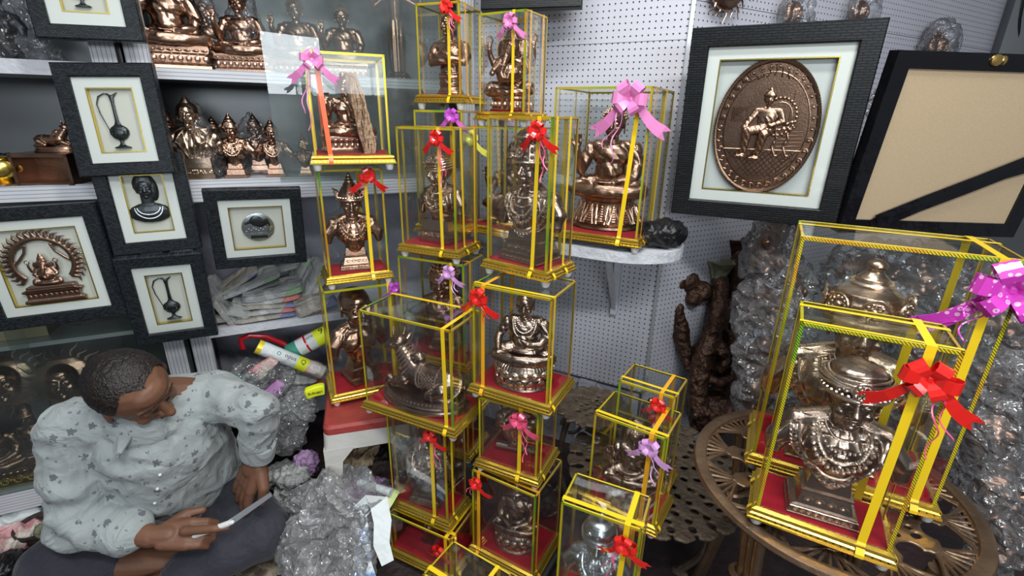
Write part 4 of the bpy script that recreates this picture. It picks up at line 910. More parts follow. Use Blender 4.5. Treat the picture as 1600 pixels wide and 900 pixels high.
def flame_arch(c):
    B, D = MB(), MB(); k = .163
    B.push(T(0, -.012, -.054) @ S(k, k*.4, k)); R0 = .42
    B.tube([(R0*math.cos(t), 0, .42 + R0*math.sin(t)) for t in [R(-42) + R(264)*j/44 for j in range(45)]], .045, 8)
    for j in range(27):
        t = R(-40) + R(260)*j/26; p = Vector((math.cos(t), 0, math.sin(t))); q = Vector((-p.z, 0, p.x)); o_ = Vector((0, 0, .42))
        B.chain([(o_ + p*.45, .038), (o_ + p*.52 + q*.03, .028), (o_ + p*.585 - q*.02, .012)], 8)
    for s in (-1, 1): B.tube([(s*.40, 0, .40), (s*.31, 0, .48), (s*.21, 0, .60), (s*.17, 0, .74)], .025, 6); B.tube([(s*.2, 0, .72), (s*.3, 0, .68), (s*.38, 0, .6)], .02, 6)
    B.push(T(0, -.1, .03) @ S(.64)); D.push(T(0, -.012, -.054) @ S(k, k*.4, k) @ T(0, -.1, .03) @ S(.64)); ganesha_blob(B, D); D.pop(); B.pop()
    B.frusta([(.36, .18, -.06), (.34, .17, -.04), (.34, .17, .0), (.3, .15, .02)]); B.frusta([(.42, .14, -.30), (.42, .14, -.25), (.37, .12, -.22), (.37, .12, -.12), (.42, .14, -.10), (.42, .14, -.07), (.3, .12, -.05)])
    B.pop(); link('arched_deity_relief', blob(B, .0013, 2), 'copper_dark', c)
    for i in range(10): D.tube([(-.053 + .0118*i + .004*math.cos(t), -.020, -.082 + .006*math.sin(t)) for t in [j*.8 for j in range(7)]], .001, 5)
    D.build('raised_ornament', 'copper_dark', c)
def medallion(c):
    B, D, P = MB(), MB(), MB(); A_, Bz = .125, .172
    P.push(T(0, -.004, 0) @ RX(90)).rings([[(A_*f*math.cos(2*PI*i/72), Bz*f*math.sin(2*PI*i/72), z) for i in range(72)] for f, z in ((.97, -.004), (1, -.002), (1, .006), (.97, .011), (.94, .010), (.92, .006), (.1, .0065))]).pop()
    P.build('oval_plaque', 'copper_dark', c)
    E2 = lambda t, f: (A_*f*math.cos(t), Bz*f*math.sin(t))
    for i in range(150): x, z = E2(2*PI*i/150, .985); D.ell((x, -.014, z), .0024, 5)
    for f in (.80,): D.tube([(E2(2*PI*i/90, f)[0], -.0115, E2(2*PI*i/90, f)[1]) for i in range(90)], .0018, 5, closed=True)
    for i in range(34):                              # scrolling border
        t = 2*PI*i/34; x, z = E2(t, .87); D.tube([(x + .0085*math.cos(t + u*1.0)*(1 - u/10), -.012, z + .0085*math.sin(t + u)*(1 - u/10)) for u in [j*.75 for j in range(10)]], .0018, 5); D.ell((x, -.0125, z), .0028, 6)
    for i in range(-7, 8):                           # diamond floor tiles
        for s in (-1, 1):
            p0 = (i*.014 - s*.03, -.0115, -.055); p1 = (i*.014 + s*.035, -.0115, -.125)
            q = [(p0[0] + (p1[0] - p0[0])*k/6, -.0115, p0[2] + (p1[2] - p0[2])*k/6) for k in range(7)]; q = [v for v in q if (v[0]/(A_*.78))**2 + (v[2]/(Bz*.78))**2 < 1]
            if len(q) > 1: D.tube(q, .0011, 4)
    D.tube([(-.095, -.0115, -.054), (.095, -.0115, -.054)], .0016, 5)
    for k in range(5): D.tube([(.035, -.0115, -.045 + .009*k), (.09, -.0115, -.042 + .009*k)], .0018, 4)
    for k in range(5):                               # window, pillar, curtain
        D.tube([(-.066 + sx_*(.018 - .0036*k), -.0115, .035 + sz_*(.018 - .0036*k)) for sx_, sz_ in ((-1, -1), (1, -1), (1, 1), (-1, 1), (-1, -1))], .001, 4)
    for k in range(7): D.tube([(.052 + .0035*k, -.0115 - .001*(k % 2), .0 ), (.056 + .003*k, -.0115, .09)], .0019, 5)
    for k in range(26): t = 2*PI*k/26; D.ell((.028 + .040*math.cos(t), -.0125, .03 + .046*math.sin(t)), .0045, 6)
    D.tube([(.028 + .03*math.cos(k*.3), -.0125, .03 + .036*math.sin(k*.3)) for k in range(22)], .0016, 5)
    for s in range(-4, 5): D.tube([(s*.016, -.0115, .155 - abs(s)*.006), (s*.013 + .004, -.0125, .14 - abs(s)*.006), (s*.018, -.0115, .128 - abs(s)*.004)], .0016, 5)
    D.build('raised_ornament', 'copper_dark', c)
    B.push(T(0.002, -.012, -.015) @ S(.00185*60, .055, .00185*60))        # enthroned figure, unit ~.11 m
    B.ell((-.02, 0, .10), (.26, .2, .17)).ell((0, 0, .36), (.22, .18, .26)).cap((-.2, 0, .52), .09, (.2, 0, .52), .09)
    B.chain([((-.08, -.1, .12), .13), ((-.38, -.3, .08), .11), ((-.40, -.25, -.42), .07)]).chain([((.08, -.1, .10), .13), ((-.02, -.35, .02), .11), ((-.10, -.25, -.46), .07)])
    B.ell((-.46, -.3, -.50), (.13, .1, .05)).ell((-.16, -.3, -.54), (.13, .1, .05))
    B.chain([((-.24, 0, .52), .085), ((-.36, -.1, .34), .07), ((-.44, -.2, .20), .055)]).ell((-.46, -.22, .17), .06, 10).chain([((.24, 0, .52), .085), ((.34, -.1, .30), .07), ((.10, -.3, .22), .055)]).ell((.06, -.3, .22), .06, 10)
    B.push(T(-.02, -.05, .80) @ S(.155)); head(B, mou=True); B.lathe([(.85, .3), (.9, .5), (.6, .95), (.3, 1.1), (.32, 1.3), (.1, 1.6)], 16); B.pop()
    for s in (.22, .46): B.tube([(s, 0, .15), (s + .05, 0, -.1), (s - .02, 0, -.25), (s + .07, 0, -.50), (s + .13, 0, -.46)], .04, 7)
    B.tube([(.5, 0, .16), (-.3, 0, .0)], .05, 6).tube([(.34, 0, .22), (.56, 0, .30), (.58, 0, .18), (.5, 0, .1)], .05, 7); B.pop()
    me = blob(B, .0016, 2, .5, lambda p, n: .0004*math.sin(520*(p.x*.9 + p.z*.6)) if p.z < .03 else 0); link('enthroned_figure_relief', me, 'copper', c)
    MB().push(T(0, -.006, Bz + .002) @ RX(90)).lathe([(.006, 0), (.010, .002), (.006, .004)], 16).build('hanging_loop', 'copper_dark', c)

FX, FN = .035, .030
frame('picture_frame', 'black woven frame with a grey long-necked ewer, second from the top', (-1.091, 1.392, 1.318), 18.2, 6.0, 2.3, .228, .290, .035, .026, art=lambda c: ewer(c, .70, -.002, -.072))
frame('picture_frame', 'topmost black woven frame at upper left, cut by the photo edge, with a dark vase', (-1.118, 1.412, 1.659), 23.1, 4.7, 1.4, .229, .289, .035, .030, art=lambda c: ewer(c, .62, -.005, -.065))
frame('picture_frame', 'black woven frame with a dark bust of a veiled lady', (-1.080, 1.416, 1.088), 27.1, -.1, .6, .223, .290, .035, .026, art=lady)
frame('picture_frame', 'large square black frame with a copper deity inside a flaming arch', (-1.325, 1.30, .925), 22.1, -.6, 1.8, .318, .344, .036, .026, art=flame_arch)
frame('picture_frame', 'lowest black woven frame with a small dark long-necked ewer', (-1.072, 1.401, .796), 26.5, -6.6, -.8, .219, .294, .035, .027, art=lambda c: ewer(c, .70, .0, -.072))
frame('picture_frame', 'black woven frame with a round silver skyline plaque above the newspapers', (-.812, 1.50, 1.004), 27, -8.2, -1.3, .266, .256, .034, .024, back='mount_cream', art=skyline)
frame('picture_frame', 'large black block-textured frame with an oval copper medallion of an enthroned ruler', (.665, 1.352, 1.332), -25.7, -4.3, 0, .420, .489, .046, .030, m='weave_big', depth=.03, back='mount_gray', art=medallion)
frame('picture_frame', 'black framed white panel at the top centre, only its bottom edge in view', (.044, 1.696, 1.804), -8.2, 8, 1, .309, .301, .04, .05, m='weave_big', depth=.024)
# the frame seen from behind
c = empty('picture_frame', (0, 0, 0), 0, 'large frame turned backwards showing brown hardboard and glossy black tape', 'picture frame'); c.matrix_world = T(1.09, 1.235, 1.29) @ RZ(.6) @ RX(6) @ RY(.7)
w, h = .235, .215
MB().rings([[(-w, y, -h), (w, y, -h), (w, y, h), (-w, y, h)] if o_ else [(-w + .036, y, -h + .036), (w - .036, y, -h + .036), (w - .036, y, h - .036), (-w + .036, y, h - .036)] for y, o_ in ((.02, 1), (-.012, 1), (-.012, 0), (.02, 0))], closed=True).build('frame_moulding', 'black_tape', c, smooth=False)
MB().box((-w + .03, -.006, -h + .03), (w - .03, .0, h - .03)).build('hardboard_back', 'hardboard', c, smooth=False)
MB().push(T(-.01, -.012, h - .014) @ RX(90)).lathe([(.009, -.001), (.013, .001), (.012, .005), (.004, .007)], 20).pop().push(T(.006, -.012, h - .014) @ RX(90)).lathe([(.006, 0), (.010, .002), (.004, .006)], 20).build('brass_hanger', 'brass', c)
MB().strip([(-.155, -.0135, -.195), (-.05, -.014, -.135), (.05, -.016, -.085), (.13, -.015, -.045), (.23, -.014, -.01)], .036, (.5, 0, -1), .002).strip([(-.15, -.016, -.175), (-.04, -.017, -.118), (.06, -.019, -.068), (.22, -.017, .012)], .022, (.5, 0, -1), .003).build('loose_tape', 'black_tape', c, smooth=True)

# ------------------------------------------------------------------ cases with what stands in them
Y, O_, RD, VM = 'ribbon_yellow', 'ribbon_orange', 'ribbon_red', 'ribbon_vermilion'
CS = {
 'A1': ((-.476, 1.452, 1.200), .362, .199, .190, .296, 'glass case with orange ribbon and pink bow topping the left stack', [('y', -.72, VM, .012, .012)], dict(t=-.80, z=.275, col='ribbon_pink', size=0.032, curl=.17, curl_side=-1, seed=3)),
 'A2': ((-.494, 1.454, .847), .461, .177, .123, .352, 'middle case of the left stack around the horned-crown bust', [('y', .42, Y, .010)], dict(t=.50, z=.335, col=RD, size=0.029, curl=.06, curl_side=-1, seed=4, curlmat='ribbon_rose')),
 'A3': ((-.498, 1.460, .450), .456, .227, .155, .395, 'case on the red and white stool, lowest of the left stack', [('y', .72, Y, .010)], dict(t=.86, z=.385, col='ribbon_purple', size=0.022, curl=.07, seed=5)),
 'B1': ((-.196, 1.563, 1.364), -.367, .137, .134, .276, 'highest case with red bow, holding the folded-arms figure', [('y', .50, Y, .0085), ('x', -.55, O_, .007, .01)], dict(t=.50, z=.262, col=RD, size=0.022, curl=.07, seed=6, tails=(0, 1), curlmat='ribbon_rose')),
 'B2': ((-.207, 1.558, .983), -.258, .152, .150, .379, 'case with purple bow half hidden under the folded-arms case', [('y', .55, O_, .009), ('x', .4, O_, .008)], dict(t=.66, z=.365, col='ribbon_purple', size=0.027, curl=0, seed=7)),
 'B3': ((-.219, 1.411, .948), -.404, .184, .125, .369, 'case with red bow around the moustached turban bust', [('y', .47, Y, .0095, .004), ('x', -.5, Y, .009, .012), ('x', .75, Y, .009)], dict(t=.47, z=.345, col=RD, size=0.025, curl=.13, seed=8, curlmat='ribbon_rose')),
 'B4': ((-.219, 1.411, .589), -.390, .225, .125, .358, 'case with lilac bow and curly-haired head, under the moustached bust', [('y', .62, Y, .0095), ('x', -.45, O_, .009)], dict(t=.62, z=.335, col='ribbon_lilac', size=0.025, curl=.07, seed=9)),
 'B5': ((-.215, 1.43, .242), -.390, .225, .125, .345, 'glass case glimpsed low behind the resting bull case', [('y', .5, Y, .009), ('x', -.5, O_, .009)], None),
 'BC': ((-.008, 1.531, .983), -.592, .195, .165, .336, 'case with lemon bow and vermilion ribbon standing on the wall shelf', [('y', -.82, VM, .010)], dict(t=-.84, z=.305, col='ribbon_lemon', size=0.030, curl=.0, seed=10)),
 'C1': ((-.010, 1.532, 1.320), -.532, .151, .122, .297, 'upper case with pale pink bow around the elephant-headed figure', [('y', .50, Y, .0085), ('x', -.6, O_, .007), ('x', .6, O_, .007)], dict(t=.45, z=.270, col='ribbon_pink', size=0.025, curl=.05, seed=11)),
 'C2': ((.042, 1.208, .956), -.622, .183, .116, .394, 'tall central case with red bow around the crowned necklace bust', [('y', .62, Y, .010, -.006), ('x', -.72, Y, .009), ('x', .3, Y, .009)], dict(t=.66, z=.365, col=RD, size=0.027, curl=.11, seed=12, curlmat='ribbon_rose')),
 'C3': ((.033, 1.149, .632), -.475, .216, .154, .323, 'central case with red bow around the robed figure on a lotus', [('y', -.72, O_, .0105), ('x', -.84, Y, .0095)], dict(t=-.78, z=.295, col=RD, size=0.030, curl=.06, seed=13)),
 'C4': ((.025, 1.154, .388), -.436, .177, .139, .243, 'small case with rose bow around the jacketed bust', [('y', .42, Y, .011), ('x', -.65, Y, .009)], dict(t=.42, z=.215, col='ribbon_rose', size=0.029, curl=.12, seed=14)),
 'C5': ((.027, 1.152, .062), -.520, .208, .169, .325, 'lowest central case with red bow at its left post', [('y', -.78, O_, .011), ('x', -.8, O_, .009)], dict(t=-.78, z=.295, col=RD, size=0.025, curl=.05, curl_side=-1, seed=15, curlmat='ribbon_rose', tails=(0, 1))),
 'D1': ((.298, 1.525, .983), -.498, .274, .270, .446, 'wide case with big orchid-pink bow on the pegboard shelf', [('y', .78, Y, .012, -.022), ('x', -.75, O_, .006), ('x', .2, Y, .014)], dict(t=.62, z=.415, col='ribbon_pink', size=0.055, curl=.17, seed=16, curl_side=-1)),
 'N1': ((-.248, 1.197, .532), -.437, .291, .150, .321, 'wide low case around the resting bull', [('y', .84, Y, .011, .004), ('x', .88, Y, .009)], None),
 'N2': ((-.246, 1.196, .178), -.433, .201, .105, .353, 'case holding a plastic-wrapped bust, below the bull case', [('y', .55, Y, .0115), ('x', -.45, Y, .009)], dict(t=.60, z=.335, col=RD, size=0.025, curl=.1, seed=18, curlmat='ribbon_rose')),
 'N3': ((-.236, 1.190, -.0), -.440, .227, .150, .177, 'bottom case under the plastic-wrapped bust case', [('y', .84, Y, .011), ('x', -.7, Y, .011)], dict(t=.7, z=.13, col=RD, size=0.025, curl=0, seed=19)),
 'N0': ((-.090, .822, -.0), -.557, .173, .111, .350, 'nearest case at the bottom edge, seen from above', [('x', -.62, Y, .012), ('y', .55, Y, .010)], dict(t=-.1, z=.30, col='ribbon_rose', size=0.025, curl=.08, seed=20)),
 'E1': ((.389, 1.145, .345), -.584, .151, .112, .339, 'farther of the two cases on the low fretwork table, with a half-hidden red bow', [('y', .52, O_, .0095), ('x', -.62, Y, .009)], dict(t=.5, z=.31, col=RD, size=0.024, curl=0, seed=21)),
 'E2': ((.331, 1.055, .333), -.585, .184, .130, .305, 'nearer case on the fretwork table with lilac bow and orange ribbon', [('y', .62, O_, .0115), ('x', -.80, Y, .0095)], dict(t=.62, z=.275, col='ribbon_lilac', size=0.030, curl=.10, seed=22)),
 'E3': ((.220, .851, .193), -.436, .176, .103, .356, 'case with red bow around the silver bust, bottom centre', [('y', .66, Y, .012, -.006), ('x', -.72, Y, .0115)], dict(t=.66, z=.315, col=RD, size=0.029, curl=.10, curl_side=-1, seed=23, curlmat='ribbon_rose')),
 'F1': ((.740, .909, .601), -.481, .325, .185, .541, 'largest case with dotted magenta bow, rear one on the round table', [('y', .80, Y, .013), ('x', -.93, Y, .006), ('x', .5, Y, .011)], dict(t=.90, z=.495, col='ribbon_magenta', size=0.059, curl=.10, seed=24, curl_side=-1)),
 'F2': ((.607, .743, .601), -.508, .211, .118, .432, 'front case with red bow on the round table, nearest the viewer', [('y', .64, Y, .0135, -.004), ('x', -.86, Y, .007), ('x', .55, Y, .011)], dict(t=.70, z=.385, col=RD, size=0.040, curl=.13, seed=25, curlmat='ribbon_rose')),
}
for k, (pos, yaw, w, d, h, lab, st, bw) in CS.items():
    case(pos, yaw, w, d, h, lab, 'ribboned glass display cases', st, bw)
def inside(k, o, dx=0., dy=0., turn=0.):
    pos, yaw = CS[k][0], CS[k][1]; v = Matrix.Rotation(yaw, 3, 'Z') @ Vector((dx, dy, 0))
    return place(o, pos[0] + v.x, pos[1] + v.y, pos[2] + .0432, yaw + R(turn))
inside('A1', seated('seated_figure', 'copper seated figure in flowing robes beside a twisted wood bundle, in the top left case', .215, gear='hairbun', gesture='bless', base='box', fat=.9), -.005, .012, 12)
inside('A2', bust('portrait_bust', 'copper bust of a warrior in a horned pointed crown with layered necklaces', .295, gear='horned', neckl=2, wide=1.08, hs=.14), 0, 0, -6)
inside('A3', bust('portrait_bust', 'copper bust of a bald man wearing round spectacles', .325, 'copper', 'glasses', 'simple', neckl=0, robe=True, hs=.185), -.015, .01, 14)
inside('B1', arms_folded('portrait_bust', 'copper half figure with folded arms in the highest case', .218), 0, 0, 4)
inside('B3', bust('portrait_bust', 'brass-toned bust of a moustached man in a jewelled turban', .262, 'copper_pale', 'turban', 'block', 2, mou=True, wide=1.0, turn=-14, hs=.145), .004, .008, -6)
inside('B4', bust('portrait_bust', 'copper head with tight curls and topknot, under the moustached bust', .315, 'copper', 'curls', 'simple', 1, hs=.17), .005, .008, 14)
inside('BC', seated('seated_figure', 'dark copper crowned figure on the wall shelf behind the crowned bust', .255, 'copper_dark', 'cone', 'bless', 'plinth'), .0, 0, 16)
inside('C1', ganesha('seated_figure', 'copper elephant-headed seated figure in the upper centre case', .242), 0, 0, 6)
inside('C2', bust('portrait_bust', 'large pewter-toned bust with tall jewelled crown and full necklaces', .325, 'pewter', 'crown', 'tall', 3, wide=1.02, voxel=.0045, hs=.14), .0, .006, -4)
inside('C3', seated('seated_figure', 'pewter-toned robed figure seated on a double lotus, hand on knee', .250, 'pewter', 'short', 'knee', 'lotus', neckl=1, ear=False), .002, .004, 16)
inside('C4', bust('portrait_bust', 'copper bust in a lapelled jacket on a rolled scroll base', .198, 'pewter', 'short', 'cylinder', 0, suit=True, robe=False), -.005, 0, 10)
inside('C5', seated('seated_figure', 'pewter-toned seated figure on a lotus in the lowest central case', .235, 'pewter', 'cone', 'lap', 'lotus'), .0, .0, 10)
inside('D1', seated('seated_figure', 'large polished copper meditating figure with one raised hand on a lotus', .365, 'copper', 'curls', 'bless', 'flare', voxel=.0048, folds=.0065), .0, .0, 8)
inside('N1', nandi('bull_statue', 'pewter-toned resting bull with beaded harness on an oval plinth', .278), .006, 0, 0)
inside('N3', bust('portrait_bust', 'dark copper bust in the bottom case under the wrapped bust', .12, 'copper_dark', 'short', 'simple', 0), -.02, 0, 0)
inside('E1', seated('seated_figure', 'copper seated figure in the farther case on the fretwork table', .235, 'pewter', 'hairbun', 'lap', 'box'), 0, 0, 16)
inside('E2', seated('seated_figure', 'dark copper seated figure in the nearer case on the fretwork table', .225, 'pewter', 'curls', 'bless', 'lotus'), 0, 0, 14)
inside('E3', bust('portrait_bust', 'silver bust with tall pointed hair and rope necklaces', .292, 'silver', 'beehive', 'stepped', 2, voxel=.0048, hs=.15), -.008, 0, 8)
inside('F2', bust('portrait_bust', 'large pewter-toned bust in a rolled turban with heavy jewelled collar', .318, 'pewter', 'rolled', 'stepped', 3, wide=1.18, voxel=.0038, hs=.155), .0, .0, 4)
inside('F1', bust('portrait_bust', 'biggest copper bust with domed crown behind the turbaned bust', .455, 'copper_pale', 'bigcrown', 'tall', 3, wide=1.2, voxel=.0045, hs=.15), -.02, .0, 2)
inside('N2', bust('portrait_bust', 'bust with beaded necklaces wrapped in thin clear plastic', .27, 'pewter', 'short', 'stepped', 2), 0, 0, 8)

g_ = [o for o in bpy.data.objects if 'round spectacles' in str(o.get('label', ''))][0]; D_ = MB(); q0 = Vector((.0, -.052, .035))
D_.tube([q0 + Vector((.026*math.cos(t), 0, .026*math.sin(t))) for t in [k*PI/12 for k in range(24)]], .0025, 6, closed=True)
for k in range(12): D_.tube([q0, q0 + Vector((.026*math.cos(k*PI/6), 0, .026*math.sin(k*PI/6)))], .0012, 5)
D_.box((-.05, -.062, 0), (.05, -.040, .008)); D_.build('spinning_wheel', 'copper', g_)
# twisted wood bundle inside the top-left case
B = MB()
for i in range(26):
    a = rnd.uniform(0, 6.28); rr = .017*math.sqrt(rnd.random()); ph = rnd.uniform(0, 6)
    B.tube([(rr*math.cos(a + u*.35)*(1 + .35*math.sin(u*.5)) + .003*math.sin(ph + u*1.6) - .004*u, rr*math.sin(a + u*.35), .0 + .026*u) for u in range(9)], .0032, 5)
o = B.build('twisted_wood_bundle', 'wood_stick'); tag(o, 'pale twisted stick bundle beside the seated figure in the top left case', 'wood'); inside('A1', o, .045, -.055)
# lined leftovers: props under stacks
def plinth(x, y, z1, w, d, yaw, label, m='paint_white', z0=0.):
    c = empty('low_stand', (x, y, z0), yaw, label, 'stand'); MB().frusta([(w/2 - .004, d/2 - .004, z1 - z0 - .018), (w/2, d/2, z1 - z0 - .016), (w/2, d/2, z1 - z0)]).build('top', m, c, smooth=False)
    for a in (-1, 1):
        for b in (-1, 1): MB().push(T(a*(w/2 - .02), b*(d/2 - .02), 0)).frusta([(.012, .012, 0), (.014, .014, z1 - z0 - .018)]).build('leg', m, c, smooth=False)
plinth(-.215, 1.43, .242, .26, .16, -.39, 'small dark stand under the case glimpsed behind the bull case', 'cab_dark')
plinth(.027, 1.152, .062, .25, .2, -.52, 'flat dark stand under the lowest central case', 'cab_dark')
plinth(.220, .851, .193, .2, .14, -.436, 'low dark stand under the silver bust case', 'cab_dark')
# ------------------------------------------------------------------ stool
c = empty('plastic_stool', (-.475, 1.395, 0), R(17), 'white plastic stool with worn red seat under the left stack', 'stool')
B = MB()
def sq(r, z, k=.02, n=5, c0=(0, 0)):
    pts = []
    for cx_, cy_, a0 in ((1, 1, 0), (-1, 1, 90), (-1, -1, 180), (1, -1, 270)):
        for i in range(n): a = R(a0 + 90*i/(n - 1)); pts.append((c0[0] + cx_*(r - k) + k*math.cos(a), c0[1] + cy_*(r - k) + k*math.sin(a), z))
    return pts
B.rings([sq(.136, .418), sq(.138, .422), sq(.138, .440), sq(.132, .449), sq(.128, .4498)]); B.build('seat', 'pvc_red', c, smooth=False)
B = MB(); B.rings([sq(.139, .418), sq(.143, .362), sq(.141, .362), sq(.135, .418)], closed=True); B.build('skirt', 'pvc_white', c, smooth=False)
for a in (-1, 1):
    for b in (-1, 1):
        B = MB()
        for (z0, z1, r0, r1, w0, w1) in ((.0, .37, .165, .143, .036, .062),):
            B.rings([[(a*r0, b*r0, z0), (a*(r0 - w0), b*r0, z0), (a*(r0 - w0), b*(r0 - .003), z0), (a*(r0 - .003), b*(r0 - .003), z0), (a*(r0 - .003), b*(r0 - w0), z0), (a*r0, b*(r0 - w0), z0)],
                     [(a*r1, b*r1, z1 - .05), (a*(r1 - w1*.85), b*r1, z1 - .05), (a*(r1 - w1*.85), b*(r1 - .003), z1 - .05), (a*(r1 - .003), b*(r1 - .003), z1 - .05), (a*(r1 - .003), b*(r1 - w1*.85), z1 - .05), (a*r1, b*(r1 - w1*.85), z1 - .05)],
                     [(a*r1, b*r1, z1), (a*(r1 - w1*1.5), b*r1, z1), (a*(r1 - w1*1.5), b*(r1 - .003), z1), (a*(r1 - .003), b*(r1 - .003), z1), (a*(r1 - .003), b*(r1 - w1*1.5), z1), (a*r1, b*(r1 - w1*1.5), z1)]])
        B.build('leg', 'pvc_white', c, smooth=False)

# ------------------------------------------------------------------ openwork metal tables
def lacework(rad, th, holes, vox, scallop=0, z=0., extra=None):
    """pierced cast plate: rad(a) outline, holes = [(x,y,r1,r2,angle)]"""
    st = vox*1.15; B = MB(); n = int(max(rad(k*.05) for k in range(126))/st) + 1
    for i in range(-n, n + 1):
        for j in range(-n, n + 1):
            x, y = i*st, j*st; r = math.hypot(x, y); a = math.atan2(y, x)
            if r > rad(a): continue
            bad = False
            for hx, hy, r1, r2, an in holes:
                dx, dy = x - hx, y - hy
                if abs(dx) > .05 or abs(dy) > .05: continue
                u = dx*math.cos(an) + dy*math.sin(an); v = -dx*math.sin(an) + dy*math.cos(an)
                if (u/r1)**2 + (v/r2)**2 < 1: bad = True; break
            if not bad: B.box((x - st*.51, y - st*.51, z - th), (x + st*.51, y + st*.51, z))
    return blob(B, vox, 4, .6)
def curly_legs(c, r, h, n, m, name='leg'):
    for i in range(n):
        a = 2*PI*(i + .5)/n; B = MB(); u = Vector((math.cos(a), math.sin(a), 0))
        B.tube([u*r*(.62 + .30*math.sin(t*3.3)) + Vector((0, 0, h*(1 - t))) for t in [k/14 for k in range(15)]], [.014 - .004*math.sin(k/14*PI) for k in range(15)], 8)
        B.tube([u*(r*.62 + .035*math.cos(t)) + Vector((0, 0, h - .07 + .035*math.sin(t))) for t in [k*.5 for k in range(11)]], .007, 6); B.cap(u*r*.58, .018, u*r*.70, .012, 8)
        B.build(name, m, c)
LT = (.46, 1.22)
c = empty('low_table', (*LT, 0), 0, 'low round cast iron table with pierced scalloped top', 'table')
holes = []
for rr, n, r1, r2 in ((.05, 6, .010, .006), (.085, 10, .012, .007), (.12, 14, .013, .0075), (.152, 18, .010, .008), (.182, 20, .014, .008), (.212, 24, .010, .008), (.240, 26, .013, .0085), (.262, 26, .007, .006)):
    for i in range(n):
        a = 2*PI*(i + .5*(rr*100 % 2 > 1))/n; holes.append((rr*math.cos(a), rr*math.sin(a), r1*1.05, r2*1.25, a + (0 if n % 4 else .8)))
link('pierced_top', lacework(lambda a: .268 + .010*abs(math.sin(a*13)), .010, holes, .0036, z=.333), 'iron', c); curly_legs(c, .2, .325, 4, 'iron')
MB().lathe([(.20, .292), (.21, .295), (.21, .305), (.20, .308)], 40).build('under_ring', 'iron', c)
c = empty('side_table', (.285, 1.42, 0), 0, 'small round cast iron table with ragged lace edge by the wall base', 'table')
holes = [(rr*math.cos(2*PI*i/n + rr*9), rr*math.sin(2*PI*i/n + rr*9), .0095, .0055, 2*PI*i/n) for rr, n in ((.02, 5), (.04, 9), (.062, 12)) for i in range(n)]
link('pierced_top', lacework(lambda a: .125 + .007*math.sin(a*15) + .004*math.sin(a*31), .010, holes, .0036, z=.42), 'iron', c); curly_legs(c, .11, .41, 3, 'iron')

RT = (.712, .870); c = empty('round_table', (*RT, 0), 0, 'round bronze openwork table holding the two big cases', 'table'); zt = .6005
MB().lathe([(.250, zt - .020), (.272, zt - .022), (.281, zt - .012), (.279, zt - .003), (.268, zt), (.256, zt - .002), (.248, zt - .010)], 96).rings([[(.25*math.cos(2*PI*i/96), .25*math.sin(2*PI*i/96), z) for i in range(96)] for z in (zt - .02, zt - .019)], cap=False)
B = MB(); prof = [(.252, -.022), (.272, -.023), (.281, -.012), (.278, -.003), (.266, 0), (.254, -.003), (.249, -.012)]
B.rings([[(r*math.cos(a), r*math.sin(a), zt + z) for r, z in prof] for a in [2*PI*k/96 for k in range(96)]], closed=True).build('rim', 'bronze_rim', c)
for k in range(12):                                   # fans of struts between rim and plates
    a0 = 2*PI*k/12; B = MB()
    for s in range(-3, 4):
        a1 = a0 + s*R(4.4); p = (.205*math.cos(a0 + s*.015), .205*math.sin(a0 + s*.015), zt - .010); q = (.253*math.cos(a1), .253*math.sin(a1), zt - .010); B.tube([p, q], .0034, 6)
    for s in (-1, 1): B.tube([(.205*math.cos(a0), .205*math.sin(a0), zt - .010), (.252*math.cos(a0 + s*R(15)), .252*math.sin(a0 + s*R(15)), zt - .010)], .0038, 6)
    B.build('strut_fan', 'bronze_rim', c)
holes = [(rr*math.cos(2*PI*(i + o_)/n), rr*math.sin(2*PI*(i + o_)/n), r1, r2, 2*PI*(i + o_)/n) for rr, n, o_, r1, r2 in ((.186, 12, .5, .020, .026), (.168, 12, 0, .007, .011), (.150, 24, .25, .007, .007), (.128, 12, .5, .017, .013), (.108, 12, 0, .010, .007), (.075, 8, 0, .020, .016), (.035, 6, .5, .012, .010)) for i in range(n)]
link('pierced_centre', lacework(lambda a: .196 + .014*math.cos(a*12), .008, holes, .0032, z=zt - .005), 'bronze_rim', c)
for i in range(4):
    a = R(205) + i*PI/2; u = Vector((math.cos(a), math.sin(a), 0)); sd = Vector((-u.y, u.x, 0)); B = MB()
    for s in (-1, 0, 1): B.tube([u*.22 + sd*s*.016 + Vector((0, 0, zt - .02)), u*.20 + sd*s*.014 + Vector((0, 0, .42)), u*.235 + sd*s*.013 + Vector((0, 0, .2)), u*.27 + sd*s*.013], .0125, 10)
    lg = B.build('leg', 'bronze_rim', c)
    MB().tube([u*.203 + Vector((0, 0, .40)) + (u*math.cos(t)*.020 + sd*math.sin(t)*.034) for t in [k*PI/9 for k in range(18)]], .008, 6, closed=True).build('leg_band', 'bronze_rim', lg)

